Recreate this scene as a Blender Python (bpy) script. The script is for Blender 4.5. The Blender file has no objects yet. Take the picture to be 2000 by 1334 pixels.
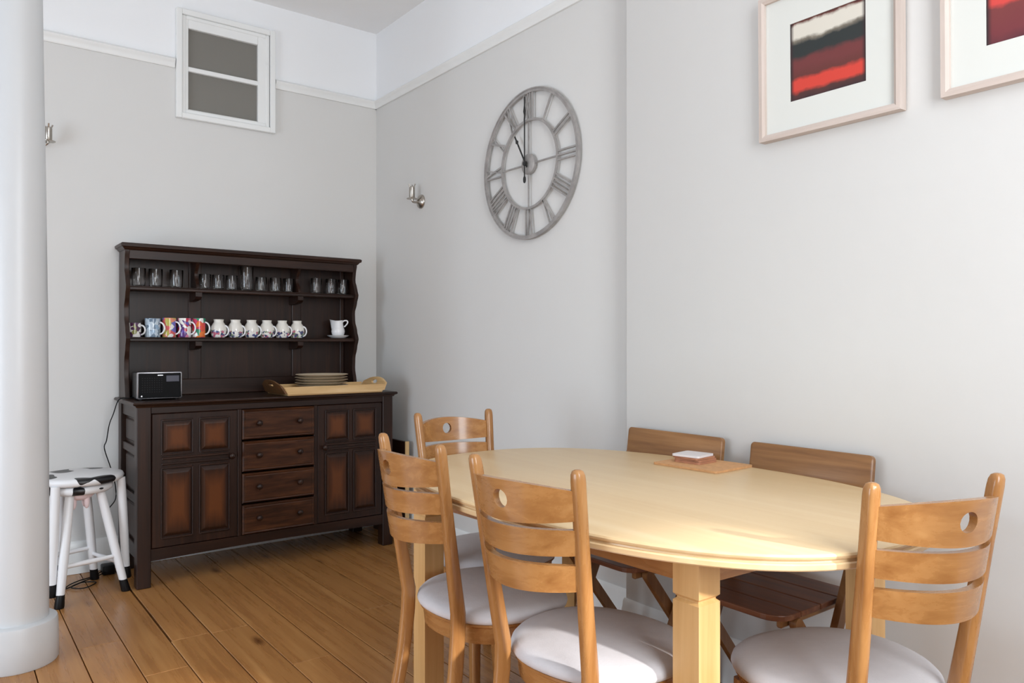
import bpy, bmesh, math, random
from mathutils import Vector, Matrix

# ------------------------------------------------------------------ camera, world, lights
scene = bpy.context.scene
COL = scene.collection
PI = math.pi
random.seed(7)

YAW, PITCH, ROLL = 0.6504, 0.0025, -0.0002
CAM = Vector((-2.2063, -4.3161, 1.1463))
fw = Vector((math.sin(YAW)*math.cos(PITCH), math.cos(YAW)*math.cos(PITCH), math.sin(PITCH)))
rt = Vector((math.cos(YAW), -math.sin(YAW), 0.0))
up = rt.cross(fw)
cam_data = bpy.data.cameras.new('camera')
cam_data.sensor_width = 36.0
cam_data.lens = 1475.586*36.0/2000.0
cam_data.clip_start = 0.02
cam = bpy.data.objects.new('camera', cam_data)
COL.objects.link(cam)
M = Matrix((rt, up, -fw)).transposed().to_4x4()
M.translation = CAM
cam.matrix_world = M
scene.camera = cam

world = bpy.data.worlds.new('daylight_sky')
scene.world = world
world.use_nodes = True
bg = world.node_tree.nodes['Background']
bg.inputs['Color'].default_value = (0.80, 0.88, 1.0, 1)
bg.inputs['Strength'].default_value = 1.0

def area_light(name, loc, rot, sx, sy, power, color):
    d = bpy.data.lights.new(name, 'AREA')
    d.shape = 'RECTANGLE'; d.size = sx; d.size_y = sy
    d.energy = power; d.color = color
    o = bpy.data.objects.new(name, d)
    o.location = loc; o.rotation_euler = rot
    COL.objects.link(o)
    return o

ROOM_X0, ROOM_Y0, ROOM_Z = -4.7, -5.15, 3.10
# daylight entering by the tall window behind the camera and by the window in the left wall
area_light('daylight_front_window', (-1.45, ROOM_Y0-0.05, 1.85), (PI/2, 0, 0), 1.1, 1.9, 68, (0.925, 0.97, 1.0))
area_light('daylight_left_window', (ROOM_X0-0.05, -2.25, 0.98), (0, -PI/2, 0), 1.7, 1.8, 70, (0.75, 0.875, 1.0))

# low sun passing under an added blocker outside the window behind the camera
sd_ = bpy.data.lights.new('sun', 'SUN'); sd_.energy = 5.0; sd_.angle = math.radians(2.5); sd_.color = (1.0, 0.975, 0.94)
sun = bpy.data.objects.new('sun', sd_); COL.objects.link(sun)
sun.rotation_euler = Vector((-0.15, 1.0, -0.45)).to_track_quat('-Z', 'Y').to_euler()
sun.location = (-1.0, -9.0, 4.0)

vs = scene.view_settings
vs.view_transform = 'Standard'
vs.look = 'None'
vs.exposure = -0.1
vs.gamma = 1.0
vs.use_curve_mapping = False

# ------------------------------------------------------------------ materials
def srgb(r, g, b):
    def f(c):
        c /= 255.0
        return c/12.92 if c <= 0.04045 else ((c+0.055)/1.055)**2.4
    return (f(r), f(g), f(b), 1.0)

def base_mat(name):
    m = bpy.data.materials.new(name)
    m.use_nodes = True
    nt = m.node_tree
    return m, nt, nt.nodes['Principled BSDF']

def plain(name, col, rough=0.5, metal=0.0, spec=0.5, coat=0.0, noise=0.0, nscale=8.0, bump=0.0, bscale=60.0, trans=0.0, ior=1.45):
    m, nt, b = base_mat(name)
    b.inputs['Base Color'].default_value = col
    b.inputs['Roughness'].default_value = rough
    b.inputs['Metallic'].default_value = metal
    b.inputs['Specular IOR Level'].default_value = spec
    b.inputs['Coat Weight'].default_value = coat
    b.inputs['Transmission Weight'].default_value = trans
    b.inputs['IOR'].default_value = ior
    if noise > 0:
        tc = nt.nodes.new('ShaderNodeTexCoord')
        nz = nt.nodes.new('ShaderNodeTexNoise')
        nz.inputs['Scale'].default_value = nscale
        nz.inputs['Detail'].default_value = 5
        nt.links.new(tc.outputs['Object'], nz.inputs['Vector'])
        rp = nt.nodes.new('ShaderNodeValToRGB')
        rp.color_ramp.elements[0].position = 0.3
        rp.color_ramp.elements[1].position = 0.7
        rp.color_ramp.elements[0].color = tuple(c*(1-noise) for c in col[:3])+(1,)
        rp.color_ramp.elements[1].color = tuple(min(1, c*(1+noise)) for c in col[:3])+(1,)
        nt.links.new(nz.outputs['Fac'], rp.inputs['Fac'])
        nt.links.new(rp.outputs['Color'], b.inputs['Base Color'])
    if bump > 0:
        tc = nt.nodes.new('ShaderNodeTexCoord')
        nz = nt.nodes.new('ShaderNodeTexNoise')
        nz.inputs['Scale'].default_value = bscale
        nz.inputs['Detail'].default_value = 4
        nt.links.new(tc.outputs['Object'], nz.inputs['Vector'])
        bp = nt.nodes.new('ShaderNodeBump')
        bp.inputs['Strength'].default_value = bump
        bp.inputs['Distance'].default_value = 0.004
        nt.links.new(nz.outputs['Fac'], bp.inputs['Height'])
        nt.links.new(bp.outputs['Normal'], b.inputs['Normal'])
    return m

def wood(name, dark, mid, light, axis='x', rough=0.35, bump=0.06, fine=14.0, stretch=0.9, coat=0.0, vary=0.12, knots=False, spec=0.5, contrast=(0.3, 0.52, 0.72)):
    m, nt, b = base_mat(name)
    N = nt.nodes; L = nt.links
    tc = N.new('ShaderNodeTexCoord')
    oi = N.new('ShaderNodeObjectInfo')
    mul = N.new('ShaderNodeMath'); mul.operation = 'MULTIPLY'; mul.inputs[1].default_value = 37.0
    L.new(oi.outputs['Random'], mul.inputs[0])
    add = N.new('ShaderNodeVectorMath'); add.operation = 'ADD'
    L.new(tc.outputs['Object'], add.inputs[0]); L.new(mul.outputs[0], add.inputs[1])
    mp = N.new('ShaderNodeMapping')
    s = [fine, fine, fine]; s['xyz'.index(axis)] = stretch
    mp.inputs['Scale'].default_value = s
    L.new(add.outputs[0], mp.inputs['Vector'])
    n1 = N.new('ShaderNodeTexNoise')
    n1.inputs['Scale'].default_value = 1.6; n1.inputs['Detail'].default_value = 6
    n1.inputs['Roughness'].default_value = 0.62; n1.inputs['Distortion'].default_value = 0.3
    L.new(mp.outputs[0], n1.inputs['Vector'])
    rp = N.new('ShaderNodeValToRGB')
    e = rp.color_ramp.elements
    e[0].position = contrast[0]; e[0].color = dark
    e[1].position = contrast[2]; e[1].color = light
    k = e.new(contrast[1]); k.color = mid
    L.new(n1.outputs['Fac'], rp.inputs['Fac'])
    hsv = N.new('ShaderNodeHueSaturation')
    mr = N.new('ShaderNodeMapRange')
    mr.inputs['To Min'].default_value = 1-vary; mr.inputs['To Max'].default_value = 1+vary
    L.new(oi.outputs['Random'], mr.inputs['Value']); L.new(mr.outputs[0], hsv.inputs['Value'])
    L.new(rp.outputs['Color'], hsv.inputs['Color'])
    out = hsv.outputs['Color']
    if knots:
        vo = N.new('ShaderNodeTexVoronoi'); vo.inputs['Scale'].default_value = 1.0
        m2 = N.new('ShaderNodeMapping')
        s2 = [6.0, 6.0, 6.0]; s2['xyz'.index(axis)] = 2.2
        m2.inputs['Scale'].default_value = s2
        L.new(add.outputs[0], m2.inputs['Vector']); L.new(m2.outputs[0], vo.inputs['Vector'])
        kr = N.new('ShaderNodeValToRGB')
        kr.color_ramp.elements[0].position = 0.03; kr.color_ramp.elements[0].color = (0.22, 0.13, 0.08, 1)
        kr.color_ramp.elements[1].position = 0.15; kr.color_ramp.elements[1].color = (1, 1, 1, 1)
        L.new(vo.outputs['Distance'], kr.inputs['Fac'])
        mx = N.new('ShaderNodeMix'); mx.data_type = 'RGBA'; mx.blend_type = 'MULTIPLY'; mx.inputs['Factor'].default_value = 0.85
        L.new(out, mx.inputs[6]); L.new(kr.outputs['Color'], mx.inputs[7])
        out = mx.outputs[2]
    L.new(out, b.inputs['Base Color'])
    rr = N.new('ShaderNodeMapRange')
    rr.inputs['To Min'].default_value = rough-0.06; rr.inputs['To Max'].default_value = rough+0.08
    L.new(n1.outputs['Fac'], rr.inputs['Value']); L.new(rr.outputs[0], b.inputs['Roughness'])
    b.inputs['Specular IOR Level'].default_value = spec
    b.inputs['Coat Weight'].default_value = coat
    b.inputs['Coat Roughness'].default_value = 0.12
    bp = N.new('ShaderNodeBump'); bp.inputs['Strength'].default_value = bump; bp.inputs['Distance'].default_value = 0.002
    L.new(n1.outputs['Fac'], bp.inputs['Height']); L.new(bp.outputs['Normal'], b.inputs['Normal'])
    return m

RAIL_Z = 2.62
def wall_paint(name):
    """greige below the picture rail, white above it (two paints on one wall)"""
    m, nt, b = base_mat(name)
    N = nt.nodes; L = nt.links
    g = N.new('ShaderNodeNewGeometry')
    sp = N.new('ShaderNodeSeparateXYZ'); L.new(g.outputs['Position'], sp.inputs[0])
    gt = N.new('ShaderNodeMath'); gt.operation = 'GREATER_THAN'; gt.inputs[1].default_value = RAIL_Z+0.03
    L.new(sp.outputs['Z'], gt.inputs[0])
    mx = N.new('ShaderNodeMix'); mx.data_type = 'RGBA'
    L.new(gt.outputs[0], mx.inputs['Factor'])
    mx.inputs[6].default_value = srgb(219, 218, 216)
    mx.inputs[7].default_value = srgb(243, 244, 246)
    nz = N.new('ShaderNodeTexNoise'); nz.inputs['Scale'].default_value = 1.5; nz.inputs['Detail'].default_value = 3
    L.new(g.outputs['Position'], nz.inputs['Vector'])
    mr = N.new('ShaderNodeMapRange'); mr.inputs['To Min'].default_value = 0.975; mr.inputs['To Max'].default_value = 1.02
    L.new(nz.outputs['Fac'], mr.inputs['Value'])
    hs = N.new('ShaderNodeHueSaturation'); L.new(mr.outputs[0], hs.inputs['Value']); L.new(mx.outputs[2], hs.inputs['Color'])
    L.new(hs.outputs['Color'], b.inputs['Base Color'])
    b.inputs['Roughness'].default_value = 0.75
    b.inputs['Specular IOR Level'].default_value = 0.25
    n2 = N.new('ShaderNodeTexNoise'); n2.inputs['Scale'].default_value = 14; n2.inputs['Detail'].default_value = 4
    L.new(g.outputs['Position'], n2.inputs['Vector'])
    bp = N.new('ShaderNodeBump'); bp.inputs['Strength'].default_value = 0.08; bp.inputs['Distance'].default_value = 0.01
    L.new(n2.outputs['Fac'], bp.inputs['Height']); L.new(bp.outputs['Normal'], b.inputs['Normal'])
    return m

M_wall = wall_paint('wall_paint')
M_ceil = plain('ceiling_white', srgb(244, 244, 244), 0.85, spec=0.2, noise=0.02, nscale=3)
M_gloss_white = plain('white_gloss_paint', srgb(238, 239, 238), 0.32, noise=0.015, nscale=6, bump=0.05, bscale=25)
M_col = plain('column_white', srgb(205, 207, 209), 0.35, noise=0.012, nscale=5)
M_floor_under = plain('floor_underside', srgb(40, 28, 20), 0.9)
M_plank = wood('pine_floor', srgb(156, 105, 58), srgb(174, 122, 70), srgb(189, 138, 84), 'y', 0.27, fine=20, stretch=0.8, vary=0.10, knots=True, spec=0.45)
def oakset(name, d, mi, l, **k):
    return {a: wood(name+'_'+a, d, mi, l, a, **k) for a in 'xyz'}
W_chair = oakset('honey_beech', srgb(142, 94, 50), srgb(164, 115, 66), srgb(178, 130, 79), rough=0.26, coat=0.25, bump=0.015, vary=0.05, fine=22, stretch=1.6)
W_table = oakset('pale_maple', srgb(220, 188, 142), srgb(225, 196, 152), srgb(229, 203, 162), rough=0.33, vary=0.0, fine=16, stretch=0.7)
W_tleg = wood('maple_leg', srgb(196, 152, 96), srgb(208, 166, 110), srgb(218, 178, 124), 'z', rough=0.33, vary=0.03, fine=26, stretch=0.8)
W_dark = oakset('dark_oak', srgb(28, 15, 10), srgb(42, 23, 15), srgb(58, 33, 20), rough=0.36, coat=0.0, vary=0.08, fine=26, stretch=1.2, spec=0.36)
W_fold = oakset('folding_chair_wood', srgb(114, 76, 43), srgb(138, 97, 58), srgb(156, 114, 73), rough=0.35, vary=0.06, fine=22, stretch=1.2)
W_seatfold = wood('folding_seat_wood', srgb(92, 54, 36), srgb(118, 72, 48), srgb(140, 92, 62), 'y', rough=0.35, vary=0.06, fine=24, stretch=1.2)
W_tray = oakset('tray_wood', srgb(196, 156, 104), srgb(216, 180, 128), srgb(228, 196, 148), rough=0.42, fine=18, stretch=1.2)
W_trayend = plain('tray_end_wood', srgb(108, 74, 44), 0.45, noise=0.15, nscale=30)
W_frame = oakset('limed_wood', srgb(194, 178, 168), srgb(206, 191, 182), srgb(216, 202, 194), rough=0.5, fine=24, stretch=1.0, vary=0.03)
M_plate = plain('plate_cream', srgb(222, 205, 178), 0.35)
M_plate_rim = plain('plate_rim_brown', srgb(140, 104, 68), 0.4)
M_fabric = plain('seat_fabric', srgb(206, 203, 206), 0.9, spec=0.15, noise=0.02, nscale=40, bump=0.15, bscale=300)
M_black = plain('black_plastic', srgb(14, 14, 16), 0.45, spec=0.3)
M_glossblack = plain('gloss_black', srgb(7, 7, 9), 0.45, spec=0.12)
M_silver = plain('silver_trim', srgb(190, 190, 195), 0.25, metal=0.9)
M_display = plain('radio_display', srgb(58, 58, 72), 0.3)
M_nickel = plain('brushed_nickel', srgb(176, 170, 162), 0.28, metal=1.0)
M_clock = plain('distressed_pewter', srgb(164, 160, 158), 0.5, metal=0.35, noise=0.18, nscale=22)
M_hand = plain('clock_hand_dark', srgb(46, 46, 46), 0.45, metal=0.3)
M_glass = plain('clear_glass', (1, 1, 1, 1), 0.02, trans=1.0, ior=1.45)
M_pane = plain('obscured_glass', srgb(150, 147, 140), 0.12, trans=0.35, spec=0.5)
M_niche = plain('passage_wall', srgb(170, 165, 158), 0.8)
M_china = plain('white_china', srgb(240, 240, 242), 0.15, coat=0.3)
M_stool = plain('stool_white', srgb(238, 238, 240), 0.4)
M_pink = plain('udder_pink', srgb(240, 218, 220), 0.5)
M_mat = plain('cork_mat', srgb(198, 150, 104), 0.8, noise=0.12, nscale=60)
M_coaster = plain('coaster_brown', srgb(170, 118, 90), 0.6, noise=0.08, nscale=50)
M_coaster_top = plain('coaster_white', srgb(226, 222, 224), 0.3)
M_mount = plain('picture_mount', srgb(216, 217, 212), 0.7)

def panel_mat(name):
    """stained oak panel with the darker burnished border of the finish"""
    m, nt, b = base_mat(name)
    N = nt.nodes; L = nt.links
    tc = N.new('ShaderNodeTexCoord')
    sp = N.new('ShaderNodeSeparateXYZ'); L.new(tc.outputs['Generated'], sp.inputs[0])
    def edge(sock):
        a = N.new('ShaderNodeMath'); a.operation = 'SUBTRACT'; a.inputs[1].default_value = 0.5; L.new(sock, a.inputs[0])
        c = N.new('ShaderNodeMath'); c.operation = 'ABSOLUTE'; L.new(a.outputs[0], c.inputs[0])
        return c.outputs[0]
    mxm = N.new('ShaderNodeMath'); mxm.operation = 'MAXIMUM'
    L.new(edge(sp.outputs['X']), mxm.inputs[0]); L.new(edge(sp.outputs['Z']), mxm.inputs[1])
    mp = N.new('ShaderNodeMapping'); mp.inputs['Scale'].default_value = (60, 60, 3)
    L.new(tc.outputs['Object'], mp.inputs['Vector'])
    nz = N.new('ShaderNodeTexNoise'); nz.inputs['Scale'].default_value = 1.5; nz.inputs['Detail'].default_value = 5
    L.new(mp.outputs[0], nz.inputs['Vector'])
    ad = N.new('ShaderNodeMath'); ad.operation = 'MULTIPLY_ADD'; ad.inputs[1].default_value = 0.22
    L.new(nz.outputs['Fac'], ad.inputs[0]); L.new(mxm.outputs[0], ad.inputs[2])
    rp = N.new('ShaderNodeValToRGB')
    rp.color_ramp.elements[0].position = 0.28; rp.color_ramp.elements[0].color = srgb(100, 56, 28)
    rp.color_ramp.elements[1].position = 0.58; rp.color_ramp.elements[1].color = srgb(46, 26, 17)
    L.new(ad.outputs[0], rp.inputs['Fac']); L.new(rp.outputs['Color'], b.inputs['Base Color'])
    b.inputs['Roughness'].default_value = 0.34
    b.inputs['Specular IOR Level'].default_value = 0.3
    return m
M_panel = panel_mat('burnished_panel')
W_drawer = wood('drawer_oak', srgb(40, 23, 15), srgb(68, 39, 23), srgb(92, 55, 31), 'x', rough=0.34, spec=0.3, fine=30, stretch=3.5, vary=0.08)

def cow_mat():
    m, nt, b = base_mat('cow_patch_paint')
    N = nt.nodes; L = nt.links
    tc = N.new('ShaderNodeTexCoord')
    nz = N.new('ShaderNodeTexNoise'); nz.inputs['Scale'].default_value = 8.5; nz.inputs['Detail'].default_value = 0.5
    L.new(tc.outputs['Object'], nz.inputs['Vector'])
    rp = N.new('ShaderNodeValToRGB'); rp.color_ramp.interpolation = 'CONSTANT'
    rp.color_ramp.elements[0].color = srgb(236, 236, 238)
    rp.color_ramp.elements[1].position = 0.535; rp.color_ramp.elements[1].color = srgb(18, 17, 20)
    L.new(nz.outputs['Fac'], rp.inputs['Fac']); L.new(rp.outputs['Color'], b.inputs['Base Color'])
    b.inputs['Roughness'].default_value = 0.35
    return m
M_cow = cow_mat()

def art_mat(name, bands, edge_col, seed):
    """abstract colour bands; bands = list of (height 0..1 from bottom, colour)"""
    m, nt, b = base_mat(name)
    N = nt.nodes; L = nt.links
    tc = N.new('ShaderNodeTexCoord')
    sp = N.new('ShaderNodeSeparateXYZ'); L.new(tc.outputs['Generated'], sp.inputs[0])
    nz = N.new('ShaderNodeTexNoise'); nz.inputs['Scale'].default_value = 26; nz.inputs['Detail'].default_value = 6
    ad0 = N.new('ShaderNodeVectorMath'); ad0.operation = 'ADD'; ad0.inputs[1].default_value = (seed, seed, seed)
    L.new(tc.outputs['Object'], ad0.inputs[0]); L.new(ad0.outputs[0], nz.inputs['Vector'])
    ma = N.new('ShaderNodeMath'); ma.operation = 'MULTIPLY_ADD'; ma.inputs[1].default_value = 0.10
    L.new(nz.outputs['Fac'], ma.inputs[0]); L.new(sp.outputs['Z'], ma.inputs[2])
    sb = N.new('ShaderNodeMath'); sb.operation = 'SUBTRACT'; sb.inputs[1].default_value = 0.05
    L.new(ma.outputs[0], sb.inputs[0])
    rp = N.new('ShaderNodeValToRGB')
    e = rp.color_ramp.elements
    e[0].position, e[0].color = bands[0]; e[1].position, e[1].color = bands[-1]
    for p, c in bands[1:-1]:
        k = e.new(p); k.color = c
    L.new(sb.outputs[0], rp.inputs['Fac'])
    # dark ragged border of the print
    a = N.new('ShaderNodeMath'); a.operation = 'SUBTRACT'; a.inputs[1].default_value = 0.5; L.new(sp.outputs['Y'], a.inputs[0])
    c = N.new('ShaderNodeMath'); c.operation = 'ABSOLUTE'; L.new(a.outputs[0], c.inputs[0])
    er = N.new('ShaderNodeMapRange'); er.inputs['From Min'].default_value = 0.43; er.inputs['From Max'].default_value = 0.475
    L.new(c.outputs[0], er.inputs['Value'])
    mx = N.new('ShaderNodeMix'); mx.data_type = 'RGBA'
    L.new(er.outputs[0], mx.inputs['Factor']); L.new(rp.outputs['Color'], mx.inputs[6]); mx.inputs[7].default_value = edge_col
    L.new(mx.outputs[2], b.inputs['Base Color'])
    b.inputs['Roughness'].default_value = 0.6
    return m

def pattern_mat(name, cols, scale, white=0.4, lower=None, seed=0.0, ground=None):
    """glazed china with a painted pattern; lower = only below this height (object z)"""
    m, nt, b = base_mat(name)
    N = nt.nodes; L = nt.links
    tc = N.new('ShaderNodeTexCoord')
    ad = N.new('ShaderNodeVectorMath'); ad.operation = 'ADD'; ad.inputs[1].default_value = (seed, seed*0.7, seed*1.3)
    L.new(tc.outputs['Object'], ad.inputs[0])
    vo = N.new('ShaderNodeTexVoronoi'); vo.inputs['Scale'].default_value = scale
    L.new(ad.outputs[0], vo.inputs['Vector'])
    sep = N.new('ShaderNodeSeparateColor'); L.new(vo.outputs['Color'], sep.inputs[0])
    rp = N.new('ShaderNodeValToRGB'); rp.color_ramp.interpolation = 'CONSTANT'
    e = rp.color_ramp.elements
    n = len(cols)
    e[0].position = 0; e[0].color = cols[0]; e[1].position = (1-white)*(n-1)/n; e[1].color = cols[-1]
    for i in range(1, n-1):
        k = e.new((1-white)*i/n); k.color = cols[i]
    k = e.new(1-white); k.color = ground or srgb(238, 236, 232)
    L.new(sep.outputs[0], rp.inputs['Fac'])
    out = rp.outputs['Color']
    if lower is not None:
        sp = N.new('ShaderNodeSeparateXYZ'); L.new(tc.outputs['Object'], sp.inputs[0])
        nz = N.new('ShaderNodeTexNoise'); nz.inputs['Scale'].default_value = 60
        L.new(ad.outputs[0], nz.inputs['Vector'])
        ma = N.new('ShaderNodeMath'); ma.operation = 'MULTIPLY_ADD'; ma.inputs[1].default_value = 0.05
        L.new(nz.outputs['Fac'], ma.inputs[0]); L.new(sp.outputs['Z'], ma.inputs[2])
        gt = N.new('ShaderNodeMath'); gt.operation = 'GREATER_THAN'; gt.inputs[1].default_value = lower+0.025
        L.new(ma.outputs[0], gt.inputs[0])
        mx = N.new('ShaderNodeMix'); mx.data_type = 'RGBA'
        L.new(gt.outputs[0], mx.inputs['Factor']); L.new(out, mx.inputs[6]); mx.inputs[7].default_value = ground or srgb(236, 232, 224)
        out = mx.outputs[2]
    L.new(out, b.inputs['Base Color'])
    b.inputs['Roughness'].default_value = 0.15
    b.inputs['Coat Weight'].default_value = 0.3
    return m

# ------------------------------------------------------------------ mesh helpers
def finish(name, bm, mat, parent=None, smooth=True, angle=38, loc=None):
    bmesh.ops.remove_doubles(bm, verts=bm.verts, dist=1e-6)
    bmesh.ops.recalc_face_normals(bm, faces=bm.faces)
    me = bpy.data.meshes.new(name)
    bm.to_mesh(me); bm.free()
    if smooth:
        for p in me.polygons: p.use_smooth = True
        me.set_sharp_from_angle(angle=math.radians(angle))
    me.materials.append(mat)
    o = bpy.data.objects.new(name, me)
    COL.objects.link(o)
    if parent: o.parent = parent
    if loc: o.location = loc
    return o

def new(): return bmesh.new()

def box(bm, x0, x1, y0, y1, z0, z1, bev=0.0, seg=1):
    t = bmesh.new()
    bmesh.ops.create_cube(t, size=1.0)
    for v in t.verts:
        v.co = Vector(((x0+x1)/2+v.co.x*(x1-x0), (y0+y1)/2+v.co.y*(y1-y0), (z0+z1)/2+v.co.z*(z1-z0)))
    if bev > 0:
        bmesh.ops.bevel(t, geom=list(t.edges), offset=bev, segments=seg, affect='EDGES', profile=0.5)
    merge(bm, t)

def merge(bm, t, mat=None):
    mp = {}
    for v in t.verts:
        mp[v] = bm.verts.new(mat @ v.co if mat else v.co)
    for f in t.faces:
        try: bm.faces.new([mp[v] for v in f.verts])
        except ValueError: pass
    t.free()

def rings(bm, rs, cap0=True, cap1=True, closed=True):
    """skin a list of rings (equal point counts)"""
    vr = [[bm.verts.new(p) for p in r] for r in rs]
    n = len(vr[0])
    for a, b_ in zip(vr, vr[1:]):
        for i in range(n if closed else n-1):
            j = (i+1) % n
            bm.faces.new((a[i], a[j], b_[j], b_[i]))
    if cap0: bm.faces.new(list(reversed(vr[0])))
    if cap1: bm.faces.new(vr[-1])

def lathe(bm, prof, n=24, c=(0, 0, 0), axis='z', cap0=True, cap1=True):
    rs = []
    for r, z in prof:
        ring = []
        for i in range(n):
            a = 2*PI*i/n
            p = (max(r, 1e-5)*math.cos(a), max(r, 1e-5)*math.sin(a), z)
            if axis == 'x': p = (p[2], p[0], p[1])
            elif axis == 'y': p = (p[1], p[2], p[0])
            ring.append(Vector(p)+Vector(c))
        rs.append(ring)
    rings(bm, rs, cap0, cap1)

def sweep(bm, path, sec, scales=None, ref=Vector((0, 0, 1))):
    """sweep a 2D section (list of (a,b)) along path; frame from tangent and ref"""
    path = [Vector(p) for p in path]
    rs = []
    for i, p in enumerate(path):
        t = (path[min(i+1, len(path)-1)]-path[max(i-1, 0)]).normalized()
        s = ref.cross(t)
        if s.length < 1e-4: s = Vector((1, 0, 0)).cross(t)
        s.normalize(); u = t.cross(s)
        k = scales[i] if scales else (1, 1)
        rs.append([p+s*a*k[0]+u*b*k[1] for a, b in sec])
    rings(bm, rs)

def circ(r, n=8): return [(r*math.cos(2*PI*i/n), r*math.sin(2*PI*i/n)) for i in range(n)]

def rrect(w, d, r, k=3):
    pts = []
    for cx, cy, a0 in ((w/2-r, d/2-r, 0), (-w/2+r, d/2-r, PI/2), (-w/2+r, -d/2+r, PI), (w/2-r, -d/2+r, 1.5*PI)):
        for i in range(k+1):
            a = a0+i*PI/2/k
            pts.append((cx+r*math.cos(a), cy+r*math.sin(a)))
    return pts

def smooth_path(pts, n=6):
    """Catmull-Rom through the points"""
    P = [Vector(p) for p in pts]; out = []
    for i in range(len(P)-1):
        p0 = P[max(i-1, 0)]; p1 = P[i]; p2 = P[i+1]; p3 = P[min(i+2, len(P)-1)]
        for k in range(n):
            t = k/n
            out.append(0.5*((2*p1)+(p2-p0)*t+(2*p0-5*p1+4*p2-p3)*t*t+(3*p1-p0-3*p2+p3)*t**3))
    out.append(P[-1])
    return out

def prism(bm, pts, lo, hi, axis='z', bev=0.0):
    """extrude a 2D outline along axis from lo to hi (axis x: pts=(y,z); y: (x,z); z: (x,y))"""
    def mk(p, h):
        if axis == 'z': return Vector((p[0], p[1], h))
        if axis == 'y': return Vector((p[0], h, p[1]))
        return Vector((h, p[0], p[1]))
    t = bmesh.new()
    a = [t.verts.new(mk(p, lo)) for p in pts]
    b_ = [t.verts.new(mk(p, hi)) for p in pts]
    n = len(pts)
    t.faces.new(a); t.faces.new(b_)
    for i in range(n):
        j = (i+1) % n
        t.faces.new((a[i], a[j], b_[j], b_[i]))
    if bev > 0:
        bmesh.ops.recalc_face_normals(t, faces=t.faces)
        es = [e for e in t.edges if len(e.link_faces) == 2 and any(len(f.verts) == n for f in e.link_faces)] if n > 4 else list(t.edges)
        bmesh.ops.bevel(t, geom=es, offset=bev, segments=2, affect='EDGES', profile=0.5)
    merge(bm, t)

def slab(bm, pts, faces, mapf):
    """2D cell complex turned into a solid sheet: mapf(u,v,side) -> xyz"""
    F = [bm.verts.new(mapf(u, v, 0)) for u, v in pts]
    B = [bm.verts.new(mapf(u, v, 1)) for u, v in pts]
    cnt = {}
    for f in faces:
        bm.faces.new([F[i] for i in f]); bm.faces.new([B[i] for i in reversed(f)])
        for i in range(len(f)):
            e = (f[i], f[(i+1) % len(f)])
            k = tuple(sorted(e)); cnt.setdefault(k, []).append(e)
    for k, l in cnt.items():
        if len(l) == 1:
            i, j = l[0]
            bm.faces.new((F[j], F[i], B[i], B[j]))

def superell(a, b_, n, k=72, cx=0, cy=0):
    out = []
    for i in range(k):
        t = 2*PI*i/k
        c, s = math.cos(t), math.sin(t)
        out.append((cx+a*math.copysign(abs(c)**(2/n), c), cy+b_*math.copysign(abs(s)**(2/n), s)))
    return out

def thing(name, label, cat, loc=(0, 0, 0), rz=0.0, group=None):
    o = bpy.data.objects.new(name, None)
    o.empty_display_size = 0.05
    COL.objects.link(o)
    o.location = loc; o.rotation_euler = (0, 0, rz)
    o['label'] = label; o['category'] = cat
    if group: o['group'] = group
    return o

def tag(o, label, cat, group=None):
    o['label'] = label; o['category'] = cat
    if group: o['group'] = group
    return o

def struct(name, bm, mat, parent=None, **k):
    o = finish(name, bm, mat, parent, **k)
    if not parent: o['kind'] = 'structure'
    return o

def dup(root, loc, rz, label=None):
    r = root.copy(); COL.objects.link(r); r.location = loc; r.rotation_euler = (0, 0, rz)
    if label: r['label'] = label
    for ch in list(root.children):
        c = ch.copy(); COL.objects.link(c); c.parent = r
        for g in list(ch.children):
            d = g.copy(); COL.objects.link(d); d.parent = c
    return r

# ------------------------------------------------------------------ the room
T = 0.12
# window opening in the back wall
WX0, WX1, WZ0, WZ1 = -1.165, -0.685, 2.385, 2.915
b = new()
box(b, ROOM_X0-T, WX0, 0, T, 0, ROOM_Z)
box(b, WX1, T, 0, T, 0, ROOM_Z)
box(b, WX0, WX1, 0, T, 0, WZ0)
box(b, WX0, WX1, 0, T, WZ1, ROOM_Z)
struct('wall_back', b, M_wall, smooth=False)
b = new(); box(b, 0, T, ROOM_Y0-T, 0, 0, ROOM_Z)
struct('wall_right', b, M_wall, smooth=False)
# chimney breast standing proud of the right wall, with a softly rounded arris
BR = -0.08; BY = -2.245
pts = [(0.0, BY), (BR+0.012, BY), (BR+0.0035, BY-0.0035), (BR, BY-0.012), (BR, ROOM_Y0), (0.0, ROOM_Y0)]
b = new(); prism(b, pts, 0, ROOM_Z, 'z')
struct('wall_chimney', b, M_wall, angle=60)
# left wall with its window opening
LY0, LY1, LZ0, LZ1 = -3.20, -1.30, 0.08, 1.88
b = new()
box(b, ROOM_X0-T, ROOM_X0, ROOM_Y0-T, LY0, 0, ROOM_Z)
box(b, ROOM_X0-T, ROOM_X0, LY1, 0, 0, ROOM_Z)
box(b, ROOM_X0-T, ROOM_X0, LY0, LY1, 0, LZ0)
box(b, ROOM_X0-T, ROOM_X0, LY0, LY1, LZ1, ROOM_Z)
struct('wall_left', b, M_wall, smooth=False)
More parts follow.
